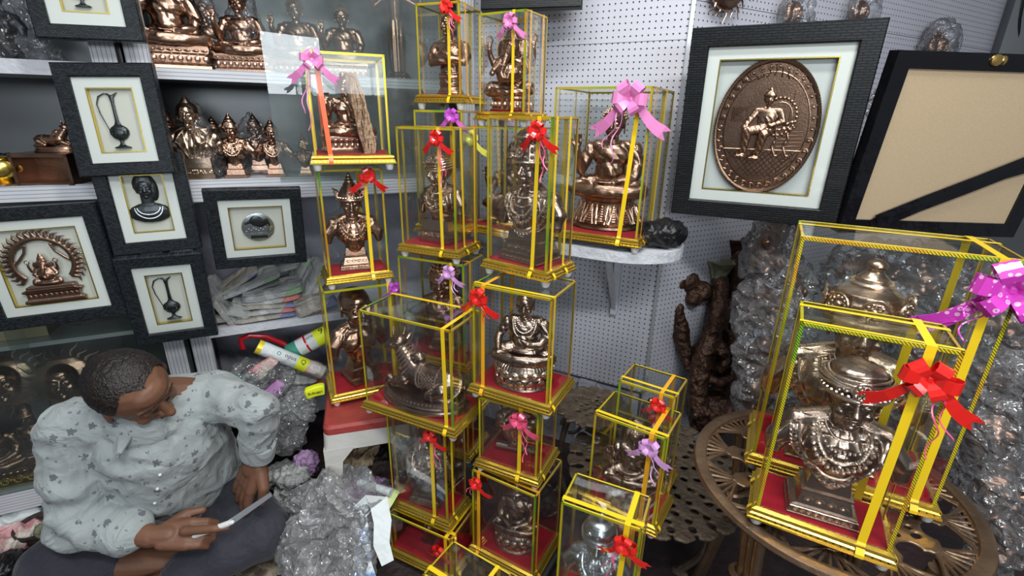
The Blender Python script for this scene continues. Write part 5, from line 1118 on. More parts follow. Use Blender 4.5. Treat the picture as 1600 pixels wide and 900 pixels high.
# ------------------------------------------------------------------ things on the wall shelf
def crumple(seed, rx, ry, rz, vox=.004, amp=.25, sq_=.55, parts=None, fr=9.):
    """crushed, creased lump resting on z=0"""
    B = MB()
    if parts: parts(B)
    else: B.ell((0, 0, rz), (rx, ry, rz), 22)
    o_ = Vector((seed*3.1, seed*1.7, seed*.9)); L = max(rx, ry, rz)
    def dis(p, n):
        q = p*(fr/ (L*9)) * 1.6 + o_; r1 = 1 - abs(noise.noise(q))*2.4; r2 = 1 - abs(noise.noise(q*2.3 + Vector((5, 1, 2))))*2.4
        return L*amp*(.30*r1 + .16*r2 - .2)
    me = blob(B, vox, 2, .5, dis); lo = min(v.co.z for v in me.vertices); 
    for v in me.vertices: v.co.z = max(0., v.co.z - lo - .006)
    return me
v = on_z(1045, 392, .983); o = link('plastic_bag', crumple(2, .076, .056, .043, .0036, .36), 'black_plastic', None); tag(o, 'crumpled black plastic bag on the rounded wall shelf', 'bag'); o.location = (.452, 1.425, .983); o.rotation_euler = (0, 0, .1)
MB().tube([(.052 + .012*math.cos(t), -.004, .040 + .010*math.sin(t)) for t in [k*.45 for k in range(14)]], .003, 6, closed=True).build('knot_loop', 'black_plastic', o)

# ------------------------------------------------------------------ statues on the shelving
pb = bust('portrait_bust', 'small copper bust with pointed crown, middle of the second shelf row', .205, 'copper', 'cone', 'simple', 2, wide=1.12, voxel=.0062)
def shelf_put(o, px, pyb, z, d, face=0, s=1.):
    p = sh(px, pyb, d); o.location = (p.x, p.y, z + .0005); o.rotation_euler = (0, 0, SH_A*.55 + R(face)); o.scale = (s, s, s); return o
Z2, Z1, ZL2, ZL1 = 1.140, 1.464, 1.138, 1.467
shelf_put(pb, 370, 262, Z2, .06, 2)
def more(src, label, *a, **k):
    o = copy_tree(src); o['label'] = label; o['group'] = 'copper statues on the white shelving'; return shelf_put(o, *a, **k)
pb['group'] = 'copper statues on the white shelving'
more(pb, 'small copper bust with pointed crown, rightmost of the front pair on the second shelf', 432, 262, Z2, .06, 0, .93)
more(pb, 'copper bust in shade behind the gap between the two front crowned busts', 405, 250, Z2, .19, 8, 1.0)
more(pb, 'copper bust in shade behind and left of the middle crowned bust', 342, 250, Z2, .20, 8, .95)
more(pb, 'copper bust in deep shade at the left end of the second shelf', 275, 262, Z2, .17, 8, 1.1)
more(pb, 'small copper bust behind dusty glass right of the crowned pair', 478, 262, Z2, .07, 0, .66)
nb = bust('portrait_bust', 'wide copper bust with folded sash and peaked cap, left end of the second shelf', .235, 'copper_pale', 'short', 'block', 0, wide=1.08, suit=True, voxel=.0062); nb['group'] = 'copper statues on the white shelving'; shelf_put(nb, 311, 268, Z2, .055, 4)
B = MB().lathe([(.030, 0), (.031, .004), (.024, .022), (.010, .045), (.001, .058)], 18); q = B.build('peaked_cap', 'copper_pale', nb); q.location = (0, -.002, .195)
s1 = seated('seated_figure', 'polished copper figure with raised hand on a petal base, top shelf', .235, 'copper', 'curls', 'bless', 'box', voxel=.0062); s1['group'] = 'copper statues on the white shelving'; shelf_put(s1, 386, 104, Z1, .07, 0)
more(s1, 'dark copper figure at the left end of the top shelf, the biggest there', 277, 106, Z1, .08, 10, 1.28)
more(s1, 'copper figure in polythene between the two big ones on the top shelf', 332, 98, Z1, .20, 6, .92)
more(s1, 'copper robed figure behind the bright glass reflection on the top shelf', 470, 95, Z1, .15, -6, 1.05)
more(s1, 'copper figure on the top shelf directly above the top left case', 540, 100, Z1, .14, 0, 1.0)
ns_ = empty('standing_figure', (0, 0, 0), 0, 'tall dim standing copper figure at the right of the top shelf', 'statue', 'copper statues on the white shelving')
B = MB().lathe([(.05, 0), (.052, .01), (.04, .02), (.035, .03)], 20).chain([((0, 0, .03), .028), ((0, 0, .15), .034), ((0, 0, .20), .025), ((0, 0, .26), .03)]).cap((-.035, 0, .27), .013, (.035, 0, .27), .013).chain([((-.04, 0, .27), .012), ((-.075, 0, .24), .010), ((-.085, -.02, .28), .008)]).chain([((.04, 0, .27), .012), ((.085, 0, .25), .010), ((.10, -.01, .30), .008)])
B.push(T(0, 0, .325) @ S(.024)); head(B); B.pop(); B.lathe([(.024, .33), (.022, .36), (.004, .385)], 14)
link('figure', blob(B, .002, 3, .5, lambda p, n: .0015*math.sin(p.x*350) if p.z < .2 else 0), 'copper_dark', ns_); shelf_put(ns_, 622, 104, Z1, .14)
for lab, px, pyb, z, d, s, tgt in (('thin polythene hood over the figure between the two big top-shelf ones', 334, 98, Z1, .17, 1., .24), ('thin polythene hood over the polished figure with raised hand', 392, 100, Z1, .09, 1., .27), ('thin polythene hood over the busts behind the middle crowned bust', 398, 250, Z2, .17, 1.1, .20), ('thin polythene hood over the capped bust', 318, 262, Z2, .07, 1.1, .235)):
    B = MB().lathe([(.062*s, 0), (.066*s, .01), (.058*s, tgt*.5), (.03*s, tgt*.82), (.006*s, tgt)], 14, 1, .75)
    o = link('polythene_hood', blob(B, .006, 2, .5, lambda p, n: .012*(noise.noise(p*22) + .6*(1 - abs(noise.noise(p*48))*2)) - .004), 'polythene_thin'); tag(o, lab, 'plastic wrap'); shelf_put(o, px, pyb, z + .004, d)
# left cabinet, open shelves
ld = bust('portrait_bust', 'dark silvered lady figure in polythene at the top left corner', .19, 'grey_dark', 'hairbun', 'simple', 1, voxel=.007); shelf_put(ld, 12, 84, ZL1, .09)
o = link('polythene_hood', facet(blob(MB().lathe([(.09, 0), (.10, .01), (.085, .06), (.045, .14), (.03, .2), (.01, .22)], 16, 1.1, .7), .006, 2, .5, lambda p, n: .016*(1 - abs(noise.noise(p*25))*2.2) - .004), 1400, .004), 'polythene_thin'); tag(o, 'shiny polythene wrap around the dark silvered lady, top left', 'plastic wrap'); shelf_put(o, 22, 84, ZL1, .09)
c = empty('display_box', (0, 0, 0), 0, 'old copper-edged open box lying on the left second shelf', 'box'); B = MB()
for a, b in (((-.07, -.05, 0), (.07, .05, .008)), ((-.07, -.05, .078), (.07, .05, .088)), ((-.07, -.05, 0), (-.062, .05, .085)), ((.062, -.05, 0), (.07, .05, .085)), ((-.07, .044, 0), (.07, .05, .085))): B.box(a, b)
B.build('box_shell', 'copper_dark', c, smooth=False); shelf_put(c, 88, 283, ZL2, .06)
o = nandi('bull_statue', 'small copper reclining animal figure on the open box, left second shelf', .115, 'copper'); shelf_put(o, 92, 240, ZL2 + .0885, .07, 180)
c = empty('round_pot', (0, 0, 0), 0, 'polished golden round pot at the left edge of the second shelf', 'pot'); MB().lathe([(.03, 0), (.034, .004), (.022, .012), (.04, .022), (.047, .04), (.042, .06), (.03, .070), (.032, .074), (.026, .075)], 28).build('pot_body', 'gold_line', c); MB().lathe([(.045, -.003), (.05, -.002), (.05, .003), (.03, .004)], 28).build('saucer', 'copper', c); shelf_put(c, 8, 285, ZL2 + .004, .05)
o = link('plastic_bag', crumple(5, .07, .03, .024, .004, .4), 'black_plastic'); tag(o, 'flattened black plastic bag on the left second shelf', 'bag'); shelf_put(o, 22, 262, ZL2 + .03, .16)
# behind the dusty sliding glass
def sun_face(name, label, r, m, rays=26, face=True, parent=None):
    c = empty(name, (0, 0, 0), 0, label, 'wall mask'); B = MB()
    B.ell((0, 0, 0), (r, r*.35, r), 22)
    if face: B.push(T(0, -r*.12, 0) @ S(r*.72)); B.ell((0, -.1, .1), (.5, .3, .1)); head(B, neck=False); B.pop()
    link('face', blob(B, r*.028, 2), m, c)
    for i in range(rays):
        a = 2*PI*i/rays; D = MB(); L = 1.5 if i % 2 else 1.32
        u = Vector((math.cos(a), 0, math.sin(a))); w = Vector((-u.z, 0, u.x))
        D.tube([u*r*(.92 + (L - .92)*t) + w*r*.07*math.sin(t*5) + Vector((0, -.05*r, 0)) for t in [k/6 for k in range(7)]], [r*.07*(1 - .8*k/6) for k in range(7)], 6, flat=.6); D.build('ray', m, c)
    return c
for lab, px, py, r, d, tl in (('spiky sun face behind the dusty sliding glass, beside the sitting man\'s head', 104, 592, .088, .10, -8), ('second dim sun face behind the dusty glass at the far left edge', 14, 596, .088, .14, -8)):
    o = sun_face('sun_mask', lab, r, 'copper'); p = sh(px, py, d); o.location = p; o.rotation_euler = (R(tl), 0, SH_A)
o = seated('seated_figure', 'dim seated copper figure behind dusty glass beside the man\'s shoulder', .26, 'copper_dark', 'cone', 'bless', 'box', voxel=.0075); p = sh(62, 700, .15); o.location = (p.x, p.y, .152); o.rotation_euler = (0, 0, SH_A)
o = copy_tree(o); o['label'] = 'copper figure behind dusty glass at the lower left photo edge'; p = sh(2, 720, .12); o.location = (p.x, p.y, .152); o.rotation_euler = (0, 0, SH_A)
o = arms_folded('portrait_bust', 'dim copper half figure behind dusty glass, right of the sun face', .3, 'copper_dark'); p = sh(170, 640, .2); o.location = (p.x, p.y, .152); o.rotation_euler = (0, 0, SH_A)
c = empty('scroll_bracket', (0, 0, 0), 0, 'bright brass scrollwork lying behind dusty glass, lower left', 'ornament'); B = MB()
for i in range(4): B.tube([(-.07 + .034*i + .016*math.cos(t)*(1 - t/12), 0, .02 + .016*math.sin(t)*(1 - t/12)) for t in [k*.55 for k in range(16)]], .0032, 6)
B.box((-.09, -.004, 0), (.08, .004, .004)); B.build('scrollwork', 'gold_line', c); p = sh(28, 742, .05); c.location = (p.x, p.y, .153); c.rotation_euler = (0, 0, SH_A)
c = empty('storage_box', (0, 0, 0), 0, 'brown cardboard box on the upper level behind dusty glass, left edge', 'box'); MB().box((-.12, -.06, 0), (.12, .06, .10)).build('carton', 'hardboard', c, smooth=False); MB().box((-.12, -.0605, .045), (.12, .0605, .056)).build('tape_band', 'sack_print', c, smooth=False); p = sh(20, 540, .14); c.location = (p.x, p.y, .659); c.rotation_euler = (0, 0, SH_A)
o = link('cloth_roll', crumple(9, .12, .05, .04, .006, .3), 'cab_dark'); tag(o, 'dark cloth bundle on the upper level behind dusty glass', 'cloth'); p = sh(150, 530, .16); o.location = (p.x, p.y, .659); o.rotation_euler = (0, 0, SH_A)

# ------------------------------------------------------------------ newspaper bundles on the lowest open shelf
def bundle(seed, w, d, h, e=.35, folds=3):
    n, k = 36, 18; rs = []; o_ = Vector((seed*2.3, seed, 1))
    for i in range(k + 1):
        ph = -PI/2 + PI*i/k; cz = math.copysign(abs(math.sin(ph))**e, math.sin(ph)); cr = abs(math.cos(ph))**.45; ring = []
        for j in range(n):
            t = 2*PI*j/n; x = math.copysign(abs(math.cos(t))**e, math.cos(t)); y = math.copysign(abs(math.sin(t))**e, math.sin(t))
            p = Vector((x*cr*w/2, y*cr*d/2, cz*h/2)); q = noise.noise(p*14 + o_)
            p += Vector((x*.06*w, y*.06*d, 0))*math.sin(cz*folds*3)*.5 + Vector((0, 0, q*h*.28 + .02*w*math.sin(p.x/w*3 + seed))); ring.append(p)
        rs.append(ring)
    return MB().rings(rs)
nb_list = [  # px, py, z above shelf, inward, w, d, h, rot(x,y,z deg), material, label tail
 (418, 500, .012, .07, .20, .13, .022, (0, 2, 2), 'news_c', 'lowest of the flat middle pile'), (424, 488, .034, .07, .17, .13, .022, (0, -2, -3), 'news_b', 'second from the bottom of the flat middle pile'), (425, 474, .055, .07, .19, .13, .022, (0, 3, 3), 'news_c', 'third from the bottom of the flat middle pile'),
 (425, 464, .076, .075, .19, .13, .022, (0, -2, 0), 'news_b', 'second from the top of the flat middle pile'), (425, 448, .100, .08, .20, .14, .030, (4, -5, 4), 'news_a', 'topmost of the flat middle pile'),
 (480, 425, .115, .10, .17, .10, .022, (10, -52, 10), 'news_a', 'steeply leaning one right of the pile'), (494, 432, .105, .09, .16, .10, .022, (10, -48, 5), 'news_b', 'leaning one nearest the glass case stack'), (462, 420, .12, .16, .16, .10, .022, (5, -56, 10), 'news_a', 'leaning one behind the right side'),
 (492, 480, .040, .055, .15, .12, .060, (0, -14, 8), 'news_c', 'puffy one at the right front'), (352, 470, .050, .06, .12, .10, .03, (20, 62, 10), 'news_b', 'upright one at the left front'), (342, 440, .10, .10, .13, .09, .024, (10, 66, 0), 'news_a', 'upright one at the far left'),
 (366, 425, .135, .12, .16, .10, .020, (10, -28, 0), 'news_c', 'slanted one at the upper left'), (390, 432, .128, .10, .20, .10, .022, (10, -18, 0), 'news_a', 'long slanted one above the pile'), (352, 500, .022, .07, .10, .10, .030, (0, 4, 0), 'news_c', 'small one at the left front corner'), (376, 482, .04, .05, .08, .08, .055, (0, 30, 0), 'news_b', 'crumpled one left of the pile'), (440, 415, .15, .2, .22, .1, .02, (8, -12, 0), 'news_a', 'one under the round-plaque frame')]
for i, (px, py, zz, d, w_, dd, hh, rt, mm, lab) in enumerate(nb_list):
    o = bundle(i + 1, w_, dd, hh).build('newspaper_bundle', mm); p = sh(px, py, d); o.location = (p.x, p.y, .632 + zz); o.rotation_euler = (R(rt[0]), R(rt[1]), SH_A + R(rt[2])); tag(o, 'newspaper-wrapped bundle, ' + lab, 'newspaper bundle', 'newspaper bundles on the low shelf')

# ------------------------------------------------------------------ bags and rolls under the shelf
def textmesh(body, size, m, parent, mat4, bend=None, extrude=.0004):
    cu = bpy.data.curves.new('lettering', 'FONT'); cu.body = body; cu.size = size; cu.align_x = 'CENTER'; cu.align_y = 'CENTER'; cu.extrude = extrude; cu.resolution_u = 3
    t = bpy.data.objects.new('lettering', cu); COL.objects.link(t); dg = bpy.context.evaluated_depsgraph_get(); dg.update(); me = bpy.data.meshes.new_from_object(t.evaluated_get(dg)); bpy.data.objects.remove(t)
    if bend:
        for v in me.vertices: a = v.co.y/bend; r = bend + v.co.z; v.co = Vector((v.co.x, -r*math.cos(a), r*math.sin(a)))
    me.transform(mat4); return link('lettering', me, m, parent)
def roll(label, p0, p1, r, bands, cap_m='paper_white', name='paper_roll'):
    p0, p1 = Vector(p0), Vector(p1); L = (p1 - p0).length; c = empty(name, tuple(p0), 0, label, 'roll'); x = (p1 - p0).normalized(); back = Vector((0, .6, -.8)); y = (back - x*back.dot(x)).normalized(); z = x.cross(y)
    c.matrix_world = Matrix(((x.x, y.x, z.x, p0.x), (x.y, y.y, z.y, p0.y), (x.z, y.z, z.z, p0.z), (0, 0, 0, 1)))
    t = 0.
    for f1, m in bands:
        MB().push(RY(90)).lathe([(r*.86, t*L), (r, t*L), (r, f1*L), (r*.86, f1*L)], 28).build('printed_band', m, c, smooth=False); t = f1
    return c, L
zf = .47
p0, p1 = sh(402, 541, -.02), sh(505, 582, -.05)
c, L = roll('rolled printed film in white, yellow and pink bands under the newspaper shelf', p0, p1, .026, [(.07, 'tape_yellow'), (.58, 'paper_white'), (.74, 'packet_yellow'), (1, 'pink_cloth')])
textmesh('ca', .046, 'text_white', c, T(L*.86, 0, 0) @ Matrix.Identity(4), .0265); textmesh('opus', .022, 'text_black', c, T(L*.47, 0, 0) @ RX(0), .0264); textmesh('o', .03, 'text_green', c, T(L*.30, 0, 0), .0264); textmesh('Q', .024, 'text_black', c, T(L*.66, 0, 0), .0264)
p0, p1 = sh(452, 552, .03), sh(512, 520, .03)
c, L = roll('second rolled printed film with a yellow end, behind the banded roll', p0, p1, .034, [(.25, 'text_green'), (.45, 'paper_white'), (.5, 'red_plastic'), (.7, 'paper_white'), (1, 'packet_yellow')]); textmesh('9', .036, 'text_black', c, T(L*.9, 0, 0), .0345); textmesh('oro', .02, 'text_black', c, T(L*.6, 0, 0), .0345)
c = empty('red_tray', (0, 0, 0), 0, 'curved red plastic handle ring under the newspaper shelf', 'plastic ring'); pts = [sh(px, py, .05) for px, py in ((380, 545), (376, 530), (390, 524), (415, 526), (440, 536), (452, 542), (470, 530), (498, 516), (512, 512))]; MB().tube(pts, .010, 8, flat=.8).build('rim', 'red_plastic', c)
def bag(seed, pos, r, m, lab, rz=0., name='plastic_bag', cat='bag', amp=.35, vox=None, tilt=(0, 0)):
    vox = vox or max(.004, max(r)*.045)
    B = MB().ell((0, 0, 0), r, 22); o_ = Vector((seed*3.1, seed*1.7, 0)); L = max(r)
    RM = Euler((seed*1.3, seed*.7, seed*2.1)).to_matrix(); R2 = Euler((seed*.4, seed*1.9, seed)).to_matrix(); K1 = Vector((.55, 1.5, 2.6)); K2 = Vector((4.2, 1.1, 2.4))
    def ds(p, n):
        q = RM @ p; q = Vector((q.x*K1.x, q.y*K1.y, q.z*K1.z))/L + o_; r = R2 @ p; r = Vector((r.x*K2.x, r.y*K2.y, r.z*K2.z))/L - o_
        return L*amp*(.42*(1 - abs(noise.noise(q))*2.6) + .20*(1 - abs(noise.noise(r))*2.6) + .07*(1 - abs(noise.noise(r*2.7))*2.6) - .25)
    me = blob(B, vox, 2, .5, ds)
    if m.startswith('polythene'): me = facet(me, int(2600*max(.6, L/.1)), .0035, seed)
    o = link(name, me, m); o.location = pos; o.rotation_euler = (R(tilt[0]), R(tilt[1]), rz); tag(o, lab, cat); return o
c = bag(31, sh(405, 600, -.03), (.13, .075, .105), 'polythene', 'big clear bag stuffed with printed wrappers behind the man\'s arm', SH_A)
for i, (px, py, m, a) in enumerate(((372, 598, 'text_green', 20), (398, 588, 'paper_white', -35), (412, 575, 'pink_cloth', -35), (425, 612, 'ribbon_lilac', -30), (405, 625, 'paper_white', 30))):
    q = sh(px, py, -.075); b_ = bundle(40 + i, .095, .03, .05, .4).build('wrapper', m if m != 'text_green' else 'text_green'); b_.parent = c; b_.location = Matrix.Rotation(-SH_A, 3, 'Z') @ (q - c.location); b_.rotation_euler = (0, R(a), 0)
bag(36, sh(470, 590, .04), (.10, .07, .06), 'news_b', 'pale wrapped parcel under the second film roll', SH_A, 'wrapped_parcel', 'parcel', amp=.35)
bag(32, sh(465, 640, -.09), (.065, .055, .065), 'polythene_milky', 'small knotted clear bag beside the stool', SH_A, amp=.45)
bag(33, sh(445, 680, -.12), (.075, .06, .05), 'polythene', 'clear bag with pale contents below the knotted bag', SH_A, amp=.4)
bag(34, sh(452, 690, -.07), (.06, .05, .045), 'news_c', 'yellowish paper bundle inside the bags beside the stool', SH_A, 'paper_bundle', 'paper')
bag(35, sh(418, 640, -.02), (.12, .08, .09), 'paper_white', 'pale cloth bundle under the stuffed clear bag', SH_A, 'cloth_bundle', 'cloth', amp=.3)
c = empty('yellow_packet', (0, 0, 0), 0, 'fluorescent yellow packet standing on the stool beside the case', 'packet'); b_ = bundle(51, .062, .022, .036, .25, 1).build('packet', 'packet_yellow', c); c.location = on_z(494, 612, .472) + Vector((-.003, .0, 0)); c.rotation_euler = (0, R(-4), .3); textmesh('BURNBST', .011, 'text_black', c, T(.002, -.0135, .002) @ RX(90))

# ------------------------------------------------------------------ crumpled heap on the floor
bag(61, on_z(540, 800, .17), (.15, .11, .13), 'polythene_milky', 'large sheet of crumpled clear polythene in front of the stool', .3, 'polythene_sheet', 'plastic wrap', .55, .006, (15, 20))
bag(62, on_z(510, 868, .12), (.14, .11, .11), 'polythene_milky', 'clear polythene heap at the bottom edge beside the man\'s knee', -.3, 'polythene_sheet', 'plastic wrap', .55, .006)
bag(63, on_z(480, 795, .08), (.09, .08, .06), 'polythene_milky', 'milky polythene between the man\'s knee and the stool leg', .6, 'polythene_sheet', 'plastic wrap', .5, .006)
bag(64, on_z(575, 770, .20), (.07, .05, .035), 'purple_film', 'mauve printed film crushed behind the paper strip', .2, 'printed_film', 'wrapper', .45)
bag(65, on_z(478, 725, .12), (.045, .04, .05), 'purple_film', 'small mauve film tuft beside the stool leg', .2, 'printed_film', 'wrapper', .5)
for i, (px, py, z, w_, m, lab) in enumerate(((455, 745, .12, .10, 'news_b', 'grey crumpled newspaper by the man\'s knee, upper one'), (462, 765, .07, .12, 'news_a', 'grey crumpled newspaper by the man\'s knee, lower one'), (440, 740, .06, .12, 'news_b', 'crumpled newspaper half under the man\'s knee'))):
    bag(70 + i, on_z(px, py, z), (w_*.6, w_*.45, .028), m, lab, .4*i, 'crumpled_newspaper', 'newspaper', .5)
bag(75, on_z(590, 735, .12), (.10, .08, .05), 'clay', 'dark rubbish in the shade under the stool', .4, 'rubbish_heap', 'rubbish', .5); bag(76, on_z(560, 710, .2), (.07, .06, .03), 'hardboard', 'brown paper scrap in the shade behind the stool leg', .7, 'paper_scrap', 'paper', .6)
B = MB(); pts = [on_z(572, 790, .26), on_z(600, 778, .28), on_z(612, 800, .26), on_z(600, 850, .20), on_z(585, 872, .17), on_z(594, 905, .12)]
B.strip([on_z(562, 800, .25), on_z(578, 783, .275), on_z(592, 786, .27), on_z(598, 815, .235), on_z(596, 850, .19), on_z(606, 880, .15)], [.05, .055, .055, .05, .045, .035], (1, .3, .1), .001); o = B.build('paper_strip', 'paper_white'); tag(o, 'long folded white paper strip hanging in front of the stool', 'paper')
B = MB(); q = on_z(560, 800, .24); B.strip([on_z(568, 800, .24), on_z(570, 840, .18), on_z(566, 880, .13), on_z(572, 920, .08)], [.012, .03, .05, .07], (1, .3, 0), .001); o = B.build('paper_strip', 'blue_cloth'); tag(o, 'blue printed paper at the bottom edge under the white strip', 'paper')
p0, p1 = on_z(562, 755, .24), on_z(612, 770, .25); c, L = roll('pale rolled paper tube under the wrapped bust case', p0, p1, .014, [(.25, 'blue_cloth'), (1, 'paper_white')])
B = MB(); B.strip([on_z(590, 810, .2), on_z(606, 785, .23), on_z(618, 765, .25)], .03, (1, .4, 0), .001); o = B.build('printed_strip', 'green_print'); tag(o, 'green and yellow printed strip beside the paper tube', 'wrapper')
B = MB(); B.push(T(*on_z(455, 885, .012)) @ RZ(25)).frusta([(.15, .10, 0), (.155, .105, .006), (.14, .095, .014)]); o = B.build('printed_sack', 'sack_print', smooth=False); tag(o, 'flat brown printed sack on the floor at the bottom edge', 'sack')
c = empty('mobile_phone', (0, 0, 0), 0, 'dark slab-like phone on the brown sack, cut by the bottom edge', 'phone'); MB().rings([sq(.036, z, .01) for z in (0, .008)]).build('phone_body', 'black_tape', c, smooth=False); c.scale = (1, 1.9, 1); c.location = on_z(474, 893, .03); c.rotation_euler = (0, 0, R(-52)); c.location.z = .03
c = empty('clay_bowl', (0, 0, 0), 0, 'dark bowl on the floor at the lower left', 'bowl'); MB().lathe([(.03, 0), (.05, .01), (.06, .04), (.062, .055), (.056, .053), (.045, .02), (.0, .014)], 28).build('bowl', 'clay', c); c.location = on_z(66, 838, .0); c.location.z = .0
o = bag(81, tuple(on_z(70, 828, .055)), (.028, .024, .024), 'stone', 'greenish stone lump sitting in the dark bowl', .3, 'stone_lump', 'stone', .3)
bag(82, on_z(18, 842, .03), (.09, .05, .03), 'pink_cloth', 'pink and cream printed cloth at the lower left', .7, 'printed_cloth', 'cloth', .4); bag(83, on_z(15, 812, .04), (.10, .04, .03), 'paper_white', 'grey-white cloth above the pink one at the lower left', .45, 'folded_cloth', 'cloth', .3)
bag(84, on_z(12, 885, .04), (.05, .05, .04), 'black_plastic', 'black bag in the lower left corner', .2, amp=.3); bag(85, on_z(48, 890, .02), (.02, .035, .015), 'stone', 'small dried greenish scrap beside the trouser leg', .2, 'dried_scrap', 'scrap', .5)

# ------------------------------------------------------------------ coppered root sculpture against the right pegboard
RS = empty('root_sculpture', (.70, 1.50, 0), 0, 'dark coppered twisted root sculpture with leaf and face shapes', 'sculpture')
def rp(px, py, dep=1.80): return at(px, py, dep) - Vector((.70, 1.50, 0))
B = MB(); k = 1.8/750
def rc(*a): B.chain([(rp(x, y, dp), r*k) for x, y, r, dp in a], 12)
rc((1092, 660, 16, 1.76), (1090, 600, 15, 1.76), (1098, 560, 15, 1.76), (1112, 520, 14, 1.76), (1122, 480, 13, 1.78), (1125, 440, 13, 1.8)); rc((1112, 520, 15, 1.8), (1140, 480, 15, 1.82), (1150, 430, 14, 1.84), (1155, 380, 13, 1.86))
rc((1130, 620, 20, 1.84), (1145, 540, 20, 1.86), (1160, 470, 18, 1.86), (1170, 400, 15, 1.88)); rc((1060, 480, 8, 1.8), (1064, 520, 14, 1.82), (1070, 550, 10, 1.82), (1074, 575, 5, 1.8)); rc((1072, 560, 8, 1.84), (1100, 540, 12, 1.84))
rc((1100, 590, 9, 1.76), (1125, 600, 7, 1.75), (1140, 590, 6, 1.76)); rc((1120, 530, 8, 1.76), (1135, 555, 7, 1.75), (1128, 580, 5, 1.75)); rc((1140, 520, 6, 1.78), (1152, 560, 6, 1.78), (1138, 600, 6, 1.78))
B.ell(rp(1108, 548, 1.74), 9*k).ell(rp(1128, 552, 1.74), 8*k); B.ell(rp(1110, 560, 1.82), (30*k, .05, 40*k)); B.ell(rp(1118, 640, 1.84), (48*k, 42*k, 34*k), 24)
for x in (1086, 1096, 1106): B.ell(rp(x, 648, 1.72), (5*k, 6*k, 10*k))
link('root_trunk', blob(B, .0048, 2, .5, lambda p, n: .006*(noise.noise(p*26) + .6*noise.noise(p*60))), 'driftwood', RS)
B = MB(); B.ell(rp(1074, 440, 1.80), 19*k).ell(rp(1096, 455, 1.80), 17*k).ell(rp(1084, 466, 1.79), 14*k).ell(rp(1060, 442, 1.78), 12*k).ell(rp(1080, 425, 1.83), 16*k); link('fruit_cluster', blob(B, .0045, 2), 'driftwood', RS)
B = MB(); B.ell(rp(1100, 362, 1.86), (18*k, 18*k, 17*k)).ell(rp(1088, 345, 1.84), 10*k).ell(rp(1104, 392, 1.86), (14*k, 14*k, 18*k)).ell(rp(1116, 372, 1.84), 9*k).cap(rp(1102, 400, 1.86), 12*k, rp(1106, 420, 1.86), 10*k); link('monkey_head', blob(B, .0045, 2, .5, lambda p, n: .003*math.sin((p.x + p.z)*240)), 'copper_dark', RS)
for (x, y, rr, dp) in ((1127, 408, 21, 1.78), (1150, 372, 22, 1.84)):
    q = rp(x, y, dp); R1_ = rr*k; MB().push(T(*q)).rings([[(r*(1 + .10*math.sin(5*t))*math.cos(t), r*(1 + .10*math.sin(5*t))*math.sin(t), z) for t in [2*PI*i/30 for i in range(30)]] for r, z in ((R1_*.35, -.10), (R1_*.5, -.06), (R1_*.8, -.02), (R1_, 0), (R1_*.86, .001), (R1_*.7, -.02), (R1_*.4, -.06))]).build('cup_mouth', 'stone' if x < 1140 else 'driftwood', RS)
B = MB(); B.rings([[rp(1118 + 5*a, 385 - 9*a + dy, 1.88) + Vector((0, dz, 0)) for dy, dz in ((-5 - a, 0), (0, -.02), (6 + a*1.5, 0), (0, .02))] for a in range(0, 9)]); B.ell(rp(1150, 352, 1.86), 7*k); B.chain([(rp(1135, 375, 1.87), 6*k), (rp(1165, 352, 1.87), 9*k), (rp(1190, 348, 1.88), 6*k)]); link('leaf', blob(B, .004, 2), 'copper_dark', RS)

# ------------------------------------------------------------------ wrapped pieces on the right
def wrapped(name, label, parts, core_m='copper_dark', dep=1.5, seed=1, pad=.02, shell='polythene'):
    """parts: (px, py, rx_px, rz_px, dep)"""
    c0 = at(parts[0][0], parts[0][1], parts[0][4]); c = empty(name, tuple(c0), 0, label, 'wrapped statue'); B, B2 = MB(), MB(); qs = []
    for px, py, a, b, dp in parts:
        q = at(px, py, dp) - c0; k = dp/750; B.ell(q, (a*k*.66, a*k*.55, b*k*.72), 16); B2.ell(q, (a*k*1.0, a*k*.85, b*k*1.05), 20); qs.append((q, a*k*.92))
        for j in range(5): w_ = Vector((math.cos(j*2.3 + px), -.6, math.sin(j*1.9 + py))); B.ell(q + Vector((w_.x*a*k*.45, -.45*a*k, w_.z*b*k*.45)), (a*k*.2, a*k*.22, b*k*.16), 10)
    for (qa, ra), (qb, rb) in zip(sorted(qs, key=lambda t: -t[0].z), sorted(qs, key=lambda t: -t[0].z)[1:]):
        B2.cap(qa, ra, qb, rb, 16)
    o_ = Vector((seed, seed*2, 0))
    link('copper_core', blob(B, .006, 2, .5, lambda p, n: .006*noise.noise(p*40)), core_m, c)
    link('polythene_wrap', facet(blob(B2, .0065, 2, .5, lambda p, n: .022*(1 - abs(noise.noise(Vector((p.x*16, p.y*9, p.z*5 + p.x*9)) + o_))*2.6) + .010*(1 - abs(noise.noise(Vector((p.x*12 + p.z*22, p.y*14, p.z*16)) + o_))*2.6) - .014), 4200, .005, seed), shell, c); return c
wrapped('wrapped_sculpture', 'tall copper piece in crumpled clear plastic between the root sculpture and big cases', [(1198, 400, 38, 55, 1.55), (1212, 360, 34, 40, 1.58), (1190, 480, 40, 50, 1.52), (1195, 560, 44, 55, 1.45), (1185, 615, 38, 45, 1.42), (1230, 470, 36, 70, 1.56), (1235, 570, 36, 70, 1.5)], seed=3)
wrapped('wrapped_sculpture', 'big plastic-wrapped copper piece behind the largest case, right', [(1500, 470, 60, 60, 1.55), (1560, 520, 60, 70, 1.5), (1440, 430, 50, 50, 1.6), (1350, 430, 60, 50, 1.6), (1440, 560, 50, 90, 1.62), (1450, 700, 50, 90, 1.68)], seed=5)
